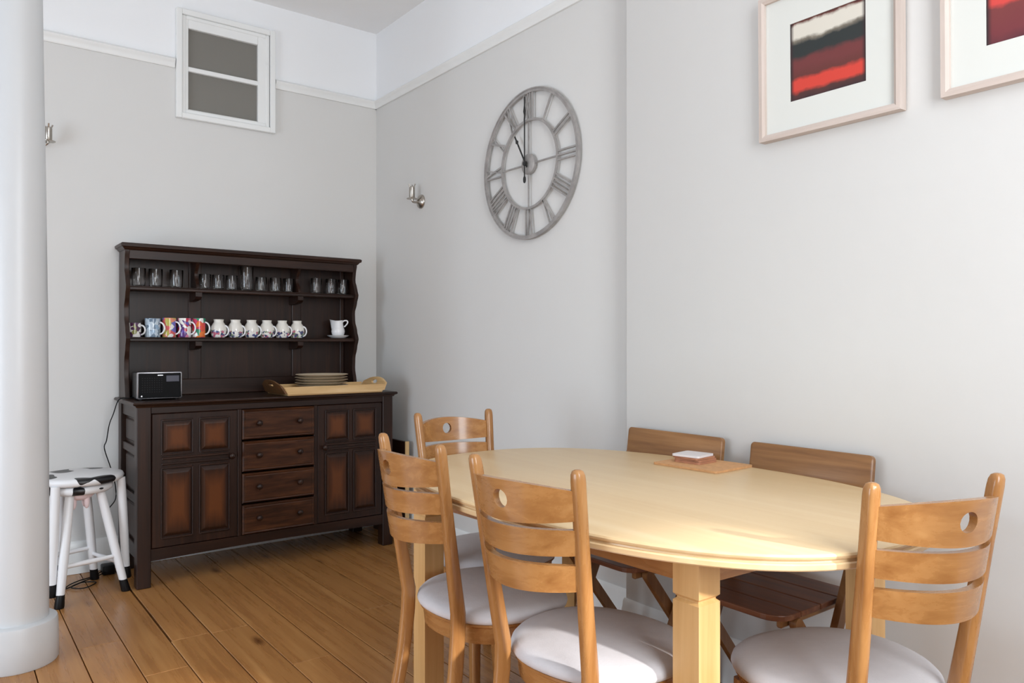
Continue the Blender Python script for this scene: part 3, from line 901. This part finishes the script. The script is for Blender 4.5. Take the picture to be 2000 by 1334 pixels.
# ------------------------------------------------------------------ cow-patterned stools, stacked
def make_stool(label, loc, zs, rs, top_r, foot_r, angs):
    st = thing('stool', label, 'stool', loc, 0.0, 'stacked cow-pattern stools')
    b = new(); lathe(b, [(0.0, zs-0.036), (rs*0.90, zs-0.036), (rs*0.97, zs-0.028), (rs, zs-0.016), (rs*0.97, zs-0.004), (rs*0.90, zs), (0, zs-0.002)], 40)
    finish('seat', b, M_cow, st, angle=50)
    for a in angs:
        c_, s_ = math.cos(a), math.sin(a)
        top = Vector((c_*top_r, s_*top_r, zs-0.030)); bot = Vector((c_*foot_r, s_*foot_r, 0.0))
        at = lambda z: bot+(top-bot)*(z/top.z)
        b = new(); sweep(b, [at(0.052), at(0.2), at(0.35), top], circ(0.0195, 14), [(0.86, 0.86), (1, 1), (1.02, 1.02), (0.95, 0.95)])
        leg = finish('leg', b, M_stool, st, angle=60)
        b = new(); rr = [circ(0.0175, 14), circ(0.0205, 14)]
        p0 = at(0.0); p1 = at(0.054)
        rings(b, [[p0+Vector((x*0.9, y*0.9, 0)) for x, y in rr[1]], [p0+Vector((x, y, 0.006)) for x, y in rr[1]], [p1+Vector((x, y, 0)) for x, y in rr[0]]])
        finish('hoof', b, M_black, leg, angle=50)
    for i, a0 in enumerate(angs if len(angs) == 4 else []):
        a1 = angs[(i+1) % len(angs)]; z = (.165, .135)[i % 2]
        f = z/(zs-0.03); rr = foot_r+(top_r-foot_r)*f
        p = Vector((rr*math.cos(a0), rr*math.sin(a0), z)); q = Vector((rr*math.cos(a1), rr*math.sin(a1), z))
        b = new(); sweep(b, [p, p.lerp(q, .5), q], circ(0.0105, 10), [(0.85, 0.85), (1.1, 1.1), (0.85, 0.85)]); finish('stretcher', b, M_stool, st, angle=60)
    return st
sa = make_stool('white cow-patched wooden stool at the bottom of the stack beside the column', (-1.690, -0.345, 0), 0.505, 0.144, 0.093, 0.205, [math.radians(q) for q in (62.5, 152.5, 242.5, 332.5)])
b = new()
lathe(b, [(0, 0.473), (0.062, 0.471), (0.060, 0.455), (0.045, 0.440), (0.02, 0.434), (0, 0.433)], 24, (0.0, -0.035, 0))
for x, y in ((-0.026, -0.065), (0.026, -0.065), (-0.024, -0.02), (0.024, -0.02)):
    lathe(b, [(0.013, 0.446), (0.012, 0.42), (0.009, 0.404), (0.004, 0.398), (0, 0.397)], 12, (x, y, 0))
finish('udder', b, M_pink, sa, angle=50)
sb_ = make_stool('white cow-patched wooden stool sitting on top of another stool', (-1.685, -0.335, 0.042), 0.505, 0.186, 0.172, 0.196, [math.radians(q) for q in (-11, 108, 231)])

# ------------------------------------------------------------------ wall lights
def sconce(label, loc, rz, hx=0.0, hy=-0.062):
    s = thing('wall_light', label, 'wall light', loc, rz, 'bare nickel wall light fittings')
    # local: wall plane y=0, room towards -y
    b = new(); lathe(b, [(0.040, 0.0), (0.040, -0.006), (0.036, -0.012), (0.020, -0.020), (0.012, -0.026), (0, -0.027)], 28, (0, 0, 0), 'y'); finish('backplate', b, M_nickel, s, angle=50)
    b = new(); sweep(b, smooth_path([(0, -0.02, 0), (hx*0.3, -0.034, -0.008), (hx*0.85, hy+0.006, -0.006), (hx, hy, 0.012)], 5), circ(0.006, 10), ref=Vector((1, 0, 0))); finish('arm', b, M_nickel, s, angle=60)
    b = new(); lathe(b, [(0, 0.008), (0.030, 0.008), (0.031, 0.011), (0.014, 0.014), (0.0165, 0.018), (0.0165, 0.074), (0.013, 0.078), (0.013, 0.070), (0, 0.068)], 20, (hx, hy, 0)); hl = finish('lamp_holder', b, M_nickel, s, angle=40)
    for k in range(3):
        a = 0.5+2*PI*k/3
        b = new(); c_, s_ = math.cos(a), math.sin(a)
        sweep(b, [(hx+0.012*c_, hy+0.012*s_, 0.070), (hx+0.015*c_, hy+0.015*s_, 0.080), (hx+0.022*c_, hy+0.022*s_, 0.092)], circ(0.0035, 6)); finish('clip', b, M_nickel, hl)
    return s
sconce('bare nickel wall light on the right wall beside the clock', (0, -0.560, 1.958), PI/2*-1)
sconce('bare nickel wall light on the back wall next to the column', (-1.845, 0, 2.112), 0, 0.064)

# ------------------------------------------------------------------ skeleton clock
ck = thing('wall_clock', 'large round skeleton clock with roman numerals on the right wall', 'clock', (-0.002, -1.567, 1.980))
# local: wall plane x=0, room towards -x, viewer's right = -y
def cl(r, a, x=0.0):      # a clockwise from 12
    return Vector((x, -r*math.sin(a), r*math.cos(a)))
def flat_ring(bm, r0, r1, x0, x1, n=72):
    rings(bm, [[cl(r0, 2*PI*i/n, x0) for i in range(n)], [cl(r1, 2*PI*i/n, x0) for i in range(n)], [cl(r1, 2*PI*i/n, x1) for i in range(n)], [cl(r0, 2*PI*i/n, x1) for i in range(n)], [cl(r0, 2*PI*i/n, x0) for i in range(n)]], False, False)
b = new(); flat_ring(b, 0.331, 0.347, -0.020, -0.012); flat_ring(b, 0.344, 0.350, -0.023, -0.008); finish('outer_ring', b, M_clock, ck, angle=40)
b = new(); flat_ring(b, 0.200, 0.211, -0.020, -0.010); finish('inner_ring', b, M_clock, ck, angle=40)
def bar(bm, p, q, w, x0, x1):
    d = (q-p).normalized(); s = Vector((0, -d.z, d.y))*w/2
    rs = []
    for x in (x0, x1):
        rs.append([Vector((x, 0, 0))+v for v in (p-s, p+s, q+s, q-s)])
    rings(bm, rs)
NUM = ['XII', 'I', 'II', 'III', 'IIII', 'V', 'VI', 'VII', 'VIII', 'IX', 'X', 'XI']
for h, txt in enumerate(NUM):
    a = PI/6*h
    rad = Vector((0, -math.sin(a), math.cos(a))); tan = Vector((0, -math.cos(a), -math.sin(a)))
    wd = {'I': 0.020, 'V': 0.038, 'X': 0.040}
    tot = sum(wd[ch] for ch in txt); x = -tot/2
    b = new()
    r0, r1 = 0.208, 0.330
    for ch in txt:
        w = wd[ch]
        def P(u, v): return rad*(r0+(r1-r0)*v)+tan*u
        if ch == 'I': bar(b, P(x+w/2, 0), P(x+w/2, 1), 0.0075, -0.019, -0.011)
        elif ch == 'V':
            bar(b, P(x+w/2, 0), P(x+0.005, 1), 0.0085, -0.019, -0.011); bar(b, P(x+w/2, 0), P(x+w-0.005, 1), 0.005, -0.019, -0.011)
        else:
            bar(b, P(x+w-0.005, 0), P(x+0.005, 1), 0.0085, -0.019, -0.011); bar(b, P(x+0.005, 0), P(x+w-0.005, 1), 0.005, -0.0185, -0.0115)
        x += w
    finish('numeral', b, M_clock, ck, smooth=False)
for h in (0, 3, 6, 9):
    b = new(); bar(b, cl(0.04, PI/6*h), cl(0.204, PI/6*h), 0.0065, -0.018, -0.012); finish('spoke', b, M_clock, ck, smooth=False)
b = new(); lathe(b, [(0.044, -0.004), (0.048, -0.007), (0.048, -0.020), (0.043, -0.024), (0.012, -0.026), (0, -0.026)], 36, (0, 0, 0), 'x'); finish('hub', b, M_clock, ck, angle=40)
def hand(name, length, tail, ang, w, x):
    b = new()
    bar(b, cl(tail, ang+PI), cl(length, ang), w, x-0.0015, x+0.0015)
    d = cl(1, ang); t = Vector((0, -d.z, d.y))
    for rr, ww, ll in ((length*0.78, w*2.6, length*0.13),):
        pts = [d*(rr-ll*0.6)]+[d*rr+t*ww/2]+[d*(rr+ll)]+[d*rr-t*ww/2]
        rings(b, [[Vector((x-0.0018, 0, 0))+p for p in pts], [Vector((x+0.0018, 0, 0))+p for p in pts]])
    if tail > 0.03:
        c0 = cl(tail, ang+PI)
        rings(b, [[Vector((xx, 0, 0))+c0+d*(0.011*math.cos(2*PI*i/16)*1.5)+t*(0.009*math.sin(2*PI*i/16)) for i in range(16)] for xx in (x-0.0018, x+0.0018)])
    lathe(b, [(0.011, x+0.002), (0.011, x-0.003), (0, x-0.004)], 16, (0, 0, 0), 'x')
    finish(name, b, M_hand, ck, smooth=False)
hand('minute_hand', 0.31, 0.075, 0.0, 0.006, -0.040)
hand('hour_hand', 0.165, 0.02, PI/6*11.0, 0.0075, -0.034)

# ------------------------------------------------------------------ pictures
def picture(label, y0, y1, z0, z1, bands, seed):
    p = thing('framed_picture', label, 'picture', (BR-0.0035, (y0+y1)/2, (z0+z1)/2), 0, 'pair of framed abstract prints')
    p.rotation_euler = (0, math.radians(-0.6), 0)
    w, h = abs(y1-y0)/2, (z1-z0)/2
    fwid, dep = 0.020, 0.032
    def mitre(bm, pts_out, pts_in):
        rs = []
        for (po, pi_) in zip(pts_out, pts_in):
            rs.append([Vector((0, po[0], po[1])), Vector((-dep, po[0], po[1])), Vector((-dep-0.001, pi_[0]*0.6+po[0]*0.4, pi_[1]*0.6+po[1]*0.4)), Vector((-dep+0.004, pi_[0], pi_[1])), Vector((0, pi_[0], pi_[1]))])
        rings(bm, rs)
    O = [(-w, -h), (w, -h), (w, h), (-w, h)]; I = [(-w+fwid, -h+fwid), (w-fwid, -h+fwid), (w-fwid, h-fwid), (-w+fwid, h-fwid)]
    for i in range(4):
        k = (i+1) % 4
        b = new(); mitre(b, (O[i], O[k]), (I[i], I[k])); finish('frame_side', b, W_frame['y' if i % 2 == 0 else 'z'], p, smooth=False)
    b = new()
    aw, ah = 0.120, 0.120
    # mount board with a bevelled window
    P2 = [(-w+0.015, -h+0.015), (w-0.015, -h+0.015), (w-0.015, h-0.015), (-w+0.015, h-0.015), (-aw, -ah), (aw, -ah), (aw, ah), (-aw, ah)]
    slab(b, P2, [(0, 1, 5, 4), (1, 2, 6, 5), (2, 3, 7, 6), (3, 0, 4, 7)], lambda u, v, s: Vector((-0.018+0.003*s, u, v)))
    finish('mount', b, M_mount, p, smooth=False)
    b = new(); box(b, -0.0155, -0.012, -aw-0.004, aw+0.004, -ah-0.004, ah+0.004)
    finish('print', b, art_mat('abstract_print', bands, srgb(44, 26, 30), seed), p, smooth=False)
    b = new(); box(b, -0.010, -0.004, -w+0.012, w-0.012, -h+0.012, h-0.012); finish('backing_board', b, M_mat, p, smooth=False)
    return p
dk = srgb(46, 28, 34); red = srgb(206, 62, 48); mar = srgb(108, 48, 48); blk = srgb(36, 42, 42); crm = srgb(214, 208, 196)
bands1 = [(0.0, dk), (0.09, srgb(78, 40, 36)), (0.14, red), (0.25, red), (0.30, srgb(96, 44, 40)), (0.42, mar), (0.50, mar), (0.56, blk), (0.70, blk), (0.745, srgb(120, 112, 100)), (0.78, crm), (0.93, crm), (0.965, srgb(96, 44, 36)), (1.0, dk)]
picture('framed abstract print with cream, black, maroon and red bands', -2.871, -3.318, 1.788, 2.243, bands1, 1.3)
bands2 = [(0.0, srgb(84, 34, 44)), (0.12, srgb(112, 44, 50)), (0.36, srgb(116, 50, 50)), (0.41, srgb(204, 66, 60)), (0.56, srgb(204, 66, 60)), (0.63, dk), (0.85, mar), (1.0, dk)]
picture('framed maroon and red abstract print at the top right corner', -3.421, -3.868, 1.790, 2.245, bands2, 5.7)

# ------------------------------------------------------------------ dining table
TZ = 0.758
TCX, TCY, TA, TB, TN = -0.668, -2.842, 0.500, 0.765, 2.45
tb = thing('dining_table', 'pale oval wooden dining table with square legs in front of the right wall', 'table', (TCX, TCY, 0), 0.0)
b = new()
def tring(o, z): return [Vector((x, y, z)) for x, y in superell(TA-o, TB-o, TN, 112)]
rings(b, [tring(0.022, TZ-0.034), tring(0.006, TZ-0.034), tring(0.003, TZ-0.031), tring(0.002, TZ-0.022), tring(0.004, TZ-0.0195), tring(0.008, TZ-0.0185), tring(0.0085, TZ-0.015), tring(0.0035, TZ-0.013), tring(0.001, TZ-0.010), tring(0.000, TZ-0.006), tring(0.002, TZ-0.002), tring(0.006, TZ)])
finish('table_top', b, W_table['y'], tb, angle=32)
legs = {'nl': (-0.947, -3.295), 'nr': (-0.318, -3.325), 'fl': (-0.985, -2.282), 'fr': (-0.335, -2.240)}
LH = 0.034
for k, (x, y) in legs.items():
    b = new()
    x -= TCX; y -= TCY
    def sq(h, z): return [Vector((x+a*h, y+c_*h, z)) for a, c_ in ((-1, -1), (1, -1), (1, 1), (-1, 1))]
    rings(b, [sq(LH-0.004, 0), sq(LH, 0.004), sq(LH, 0.612), sq(LH-0.006, 0.617), sq(LH-0.006, 0.620), sq(LH, 0.626), sq(LH, TZ-0.033)])
    finish('leg', b, W_tleg, tb, smooth=False)
def apron(k0_, k1_):
    p = Vector((legs[k0_][0]-TCX, legs[k0_][1]-TCY, 0)); q = Vector((legs[k1_][0]-TCX, legs[k1_][1]-TCY, 0))
    d = (q-p).normalized(); s = Vector((-d.y, d.x, 0))*0.011
    off = Vector((-d.y, d.x, 0))
    if off.dot((p+q)/2) < 0: off = -off
    p2 = p+d*(LH-0.002)+off*0.016; q2 = q-d*(LH-0.002)+off*0.016
    b = new()
    rings(b, [[v+Vector((0, 0, 0.652)) for v in (p2-s, p2+s, q2+s, q2-s)], [v+Vector((0, 0, TZ-0.033)) for v in (p2-s, p2+s, q2+s, q2-s)]])
    finish('apron', b, W_chair['y' if abs(d.y) > 0.5 else 'x'], tb, smooth=False)
apron('nl', 'nr'); apron('nr', 'fr'); apron('fr', 'fl'); apron('fl', 'nl')

# mat and coasters on the table
b = new(); prism(b, rrect(0.195, 0.240, 0.008), 0.0, 0.007, 'z', 0.0)
tag(finish('placemat', b, M_mat, None, smooth=False, loc=(-0.272, -2.772, TZ+0.0004)), 'flat tan cork mat lying under the coasters on the table', 'placemat')
bpy.data.objects['placemat'].rotation_euler = (0, 0, 0.05)
for i in range(4):
    b = new(); prism(b, rrect(0.098, 0.098, 0.008), 0.0, 0.0062, 'z', 0.0)
    cst = finish('coaster', b, M_coaster_top if i == 3 else M_coaster, None, smooth=False, loc=(-0.264+0.004*(i % 2)-0.006*(i == 3), -2.738+0.003*i, TZ+0.0076+0.0065*i))
    cst.rotation_euler = (0, 0, [0.06, 0.10, 0.03, 0.16][i])
    tag(cst, ['brown square coaster at the bottom of the stack on the cork mat', 'brown square coaster second from the bottom of the stack', 'brown square coaster just under the white one', 'white-topped square coaster on top of the stack'][i], 'coaster', 'coasters stacked on the table')

# ------------------------------------------------------------------ dining chairs
def make_chair(label, loc, rz):
    ch = thing('dining_chair', label, 'chair', loc, rz, 'honey wood dining chairs')
    ZC = 0.897
    def lat(z):
        if z < 0.45: return 0.128+0.022*((0.45-z)/0.45)**1.4
        return 0.128+0.024*((z-0.45)/(ZC-0.45))
    def back(z):
        if z < 0.45: return -0.002-0.075*((0.45-z)/0.45)**1.7
        return -0.070*((z-0.45)/(ZC-0.45))**0.95
    for s in (-1, 1):
        path = []; sc = []
        zs = [0.0, 0.08, 0.16, 0.24, 0.32, 0.40, 0.46, 0.53, 0.60, 0.68, 0.76, 0.83, 0.872, 0.886, 0.894, ZC]
        for z in zs:
            path.append((s*lat(z), back(z), z))
            d = 1.0 if z < 0.46 else 1.0-0.30*min(1, (z-0.46)/0.3)
            if z < 0.3: d = 0.80+0.2*z/0.3
            w = 1.0
            if z > 0.88: w = {0.886: 0.93, 0.894: 0.72, ZC: 0.35}[z]; d *= w
            sc.append((w, d))
        b = new()
        # section: first axis lateral, second front-back
        rs = []
        for (x, y, z), (kw, kd) in zip(path, sc):
            rs.append([Vector((x+a*kw, y+c_*kd, z)) for a, c_ in rrect(0.027, 0.040, 0.011, 3)])
        rings(b, rs); finish('post', b, W_chair['z'], ch, angle=60)
    # curved back rails
    BUL = 0.066; TH = 0.0075
    def mapper(half):
        def mapf(u, v, side):
            zz = v
            x = u*half(v)
            y0 = back(v)-0.004-BUL*(1-u*u)
            nx = 2*BUL*u/half(v)   # slope dy/dx
            l = math.hypot(1, nx)
            sg = TH if side == 0 else -TH
            return Vector((x-sg*nx/l*1.0, y0+sg/l, zz))
        return mapf
    half = lambda v: lat(v)-0.006
    def rail(zlo, zhi, hole=None):
        nu, nv = 24, 4
        P2 = []; F2 = []
        us = [-1+2*i/nu for i in range(nu+1)]
        if hole is None:
            for i, u in enumerate(us):
                for k in range(nv+1):
                    P2.append((u, zlo(u)+(zhi(u)-zlo(u))*k/nv))
            for i in range(nu):
                for k in range(nv):
                    a = i*(nv+1)+k
                    F2.append((a, a+nv+1, a+nv+2, a+1))
        else:
            hz, hr = hole
            uh = hr/half(hz)
            ub = 0.32
            left = [-1+(1-ub)*i/8 for i in range(9)]; right = [ub+(1-ub)*i/8 for i in range(9)]
            for blk in (left, right):
                o0 = len(P2)
                for u in blk:
                    for k in range(nv+1): P2.append((u, zlo(u)+(zhi(u)-zlo(u))*k/nv))
                for i in range(len(blk)-1):
                    for k in range(nv):
                        a = o0+i*(nv+1)+k
                        F2.append((a, a+nv+1, a+nv+2, a+1))
                if blk is left: edgeL = [o0+8*(nv+1)+k for k in range(nv+1)]
                else: edgeR = [o0+k for k in range(nv+1)]
            # boundary of the centre block, counter-clockwise from bottom-left
            bot = []; top = []
            for i in range(1, 8):
                u = -ub+2*ub*i/8
                bot.append(len(P2)); P2.append((u, zlo(u)))
            for i in range(1, 8):
                u = ub-2*ub*i/8
                top.append(len(P2)); P2.append((u, zhi(u)))
            loop = [edgeL[0]]+bot+edgeR+top+list(reversed(edgeL[1:]))
            ins = []; mid = []
            for idx in loop:
                u, v = P2[idx]
                a = math.atan2(v-hz, u*half(hz))
                mid.append(None); ins.append(len(P2)); P2.append((uh*math.cos(a), hz+hr*math.sin(a)))
            n = len(loop)
            for i in range(n):
                k = (i+1) % n
                F2.append((loop[i], loop[k], ins[k], ins[i]))
        b = new(); slab(b, P2, F2, mapper(half))
        finish('back_rail', b, W_chair['x'], ch, angle=35)
    rail(lambda u: 0.792-0.010*(1-u*u), lambda u: 0.853+0.016*(1-u*u)**1.0, hole=(0.828, 0.0195))
    rail(lambda u: 0.720-0.004*(1-u*u), lambda u: 0.773)
    rail(lambda u: 0.645-0.006*(1-u*u), lambda u: 0.699)
    # seat: wooden frame and upholstered pad
    SF, SW, SD = 0.190, 0.212, 0.196
    def sring(o, z, dz=0.0):
        out = []
        for x, y in superell(SW-o, SD-o, 2.25, 56):
            f = 1.0+0.05*(y/SD)
            out.append(Vector((x*f, SF+y, z)))
        return out
    b = new(); rings(b, [sring(0.020, 0.372), sring(0.018, 0.371), sring(0.014, 0.412), sring(0.006, 0.418), sring(0.006, 0.424)])
    finish('seat_frame', b, W_chair['x'], ch, angle=40)
    b = new(); rings(b, [sring(0.008, 0.424), sring(0.001, 0.428), sring(-0.002, 0.436), sring(0.001, 0.446), sring(0.010, 0.455), sring(0.03, 0.461), sring(0.07, 0.466), sring(0.12, 0.469), sring(0.17, 0.470)])
    finish('seat_pad', b, M_fabric, ch, angle=70)
    for s in (-1, 1):
        pts = [(s*0.170, 0.345, 0.0), (s*0.166, 0.338, 0.10), (s*0.158, 0.325, 0.22), (s*0.150, 0.315, 0.32), (s*0.148, 0.312, 0.385)]
        rs = []
        for i, p in enumerate(smooth_path(pts, 3)):
            k = 0.78+0.34*(p.z/0.385)
            rs.append([p+Vector((a*k, c_*k, 0)) for a, c_ in rrect(0.034, 0.034, 0.009, 3)])
        b = new(); rings(b, rs); finish('front_leg', b, W_chair['z'], ch, angle=60)
    return ch
base_chair = make_chair('honey wood dining chair at the middle of the near long side, sunlit white seat', (-1.150, -3.046, 0), math.radians(-82.3))
dup(base_chair, (-1.150, -2.577, 0), math.radians(-90.5), 'honey wood dining chair nearest the dresser along the near long side of the table')
dup(base_chair, (-0.686, -2.030, 0), math.radians(177.7), 'honey wood dining chair at the far end of the table facing the camera')
dup(base_chair, (-0.704, -3.610, 0), math.radians(-18.5), 'honey wood dining chair at the near right end of the table')

# ------------------------------------------------------------------ folding chairs by the wall
def make_fold(label, loc, rz, wid):
    fc = thing('folding_chair', label, 'chair', loc, rz, 'brown wooden folding chairs by the wall')
    # local: x = towards the table (forward), y across, origin on the floor under the top of the back
    hw = wid/2
    def strip(x0, z0, x1, z1, ya, yb, th, mat, name, parent, r=True):
        d = Vector((x1-x0, 0, z1-z0)).normalized(); s = Vector((d.z, 0, -d.x))*th/2
        p = Vector((x0, 0, z0)); q = Vector((x1, 0, z1))
        b = new()
        t = bmesh.new()
        vs_ = []
        rs = []
        for y in (ya, yb):
            ring = []
            n = 6
            for k in range(n+1):
                a = PI*k/n
                ring.append(q+d*(th*0.5*math.sin(a))+s*math.cos(a)+Vector((0, y, 0)))
            for k in range(n+1):
                a = PI*k/n
                ring.append(p-d*(th*0.5*math.sin(a))-s*math.cos(a)+Vector((0, y, 0)))
            rs.append(ring)
        rings(b, rs)
        return finish(name, b, mat, parent, angle=40)
    long0 = (0.385, 0.0195); long1 = (0.034, 0.735)
    for s in (-1, 1):
        y = s*(hw-0.012)
        l = strip(long0[0], long0[1], long1[0], long1[1], y-0.010, y+0.010, 0.034, W_fold['z'], 'long_leg', fc)
        for (f) in (0.60,):
            xx = long0[0]+(long1[0]-long0[0])*f; zz = long0[1]+(long1[1]-long0[1])*f
            b = new(); lathe(b, [(0.006, -0.0115), (0.006, 0.0115)], 10, (xx, y, zz), 'y'); finish('bolt', b, M_black, l)
        y2 = s*(hw-0.036)
        strip(0.040, 0.0185, 0.360, 0.425, y2-0.010, y2+0.010, 0.032, W_fold['z'], 'short_leg', fc)
        b = new(); box(b, 0.075, 0.400, s*(hw-0.060)-0.009, s*(hw-0.060)+0.009, 0.414, 0.438, 0.004); finish('seat_rail', b, W_fold['x'], fc, smooth=False)
    # seat boards: front one with rounded corners
    n = 4
    for i in range(n):
        xa = 0.070+0.0925*i; xb = xa+0.089
        ww = hw-0.030
        if i < n-1:
            pts = [(xa, -ww), (xb, -ww), (xb, ww), (xa, ww)]
        else:
            pts = [(xa, -ww)]
            for k in range(7):
                a = -PI/2+PI/2*k/6
                pts.append((xb-0.060+0.060*math.cos(a), -ww+0.060+0.060*math.sin(a)))
            for k in range(7):
                a = PI/2*k/6
                pts.append((xb-0.060+0.060*math.cos(a), ww-0.060+0.060*math.sin(a)))
            pts.append((xa, ww))
        b = new(); prism(b, pts, 0.438, 0.454, 'z', 0.003); finish('seat_board', b, W_seatfold, fc, smooth=False)
    # back board with rounded corners, leaning with the long legs
    dz = 1.0; dxx = -0.13
    d = Vector((dxx, 0, dz)).normalized(); nrm = Vector((d.z, 0, -d.x))
    o = Vector((0.016, 0, 0.775))
    P2 = rrect(wid, 0.150, 0.014, 4)
    rs = []
    cen = o-d*0.022+nrm*0.018
    for th, ins in ((-0.010, 0.003), (-0.007, 0.0), (0.007, 0.0), (0.010, 0.003)):
        ring = []
        for a, c_ in rrect(wid-2*ins, 0.150-2*ins, 0.014, 4):
            ring.append(cen+Vector((0, a, 0))+d*c_+nrm*(-th))
        rs.append(ring)
    b = new(); rings(b, rs); finish('back_board', b, W_fold['y'], fc, angle=40)
    b = new()
    sweep(b, [(0.330, -hw+0.03, 0.125), (0.330, hw-0.03, 0.125)], circ(0.010, 10)); finish('stretcher', b, W_fold['y'], fc)
    b = new()
    sweep(b, [(0.105, -hw+0.045, 0.097), (0.105, hw-0.045, 0.097)], circ(0.010, 10)); finish('stretcher', b, W_fold['y'], fc)
    return fc
make_fold('brown wooden folding chair by the wall, behind the coasters', (-0.085, -2.520, 0), PI, 0.430)
make_fold('brown wooden folding chair by the wall, below the banded print', (-0.085, -3.045, 0), PI, 0.400)

# table leaf leaning in the gap between dresser and right wall
lf = thing('wooden_panel', 'dark wooden panel with a pale edge upright between dresser and right wall', 'panel', (-0.045, -0.268, 0))
b = new(); box(b, -0.009, 0.009, -0.200, 0.200, 0.002, 0.578, 0.002); finish('board', b, W_dark['z'], lf, smooth=False)
b = new(); box(b, -0.011, 0.011, -0.2135, -0.200, 0.002, 0.580, 0.002); finish('edge_lipping', b, W_tray['z'], lf, smooth=False)
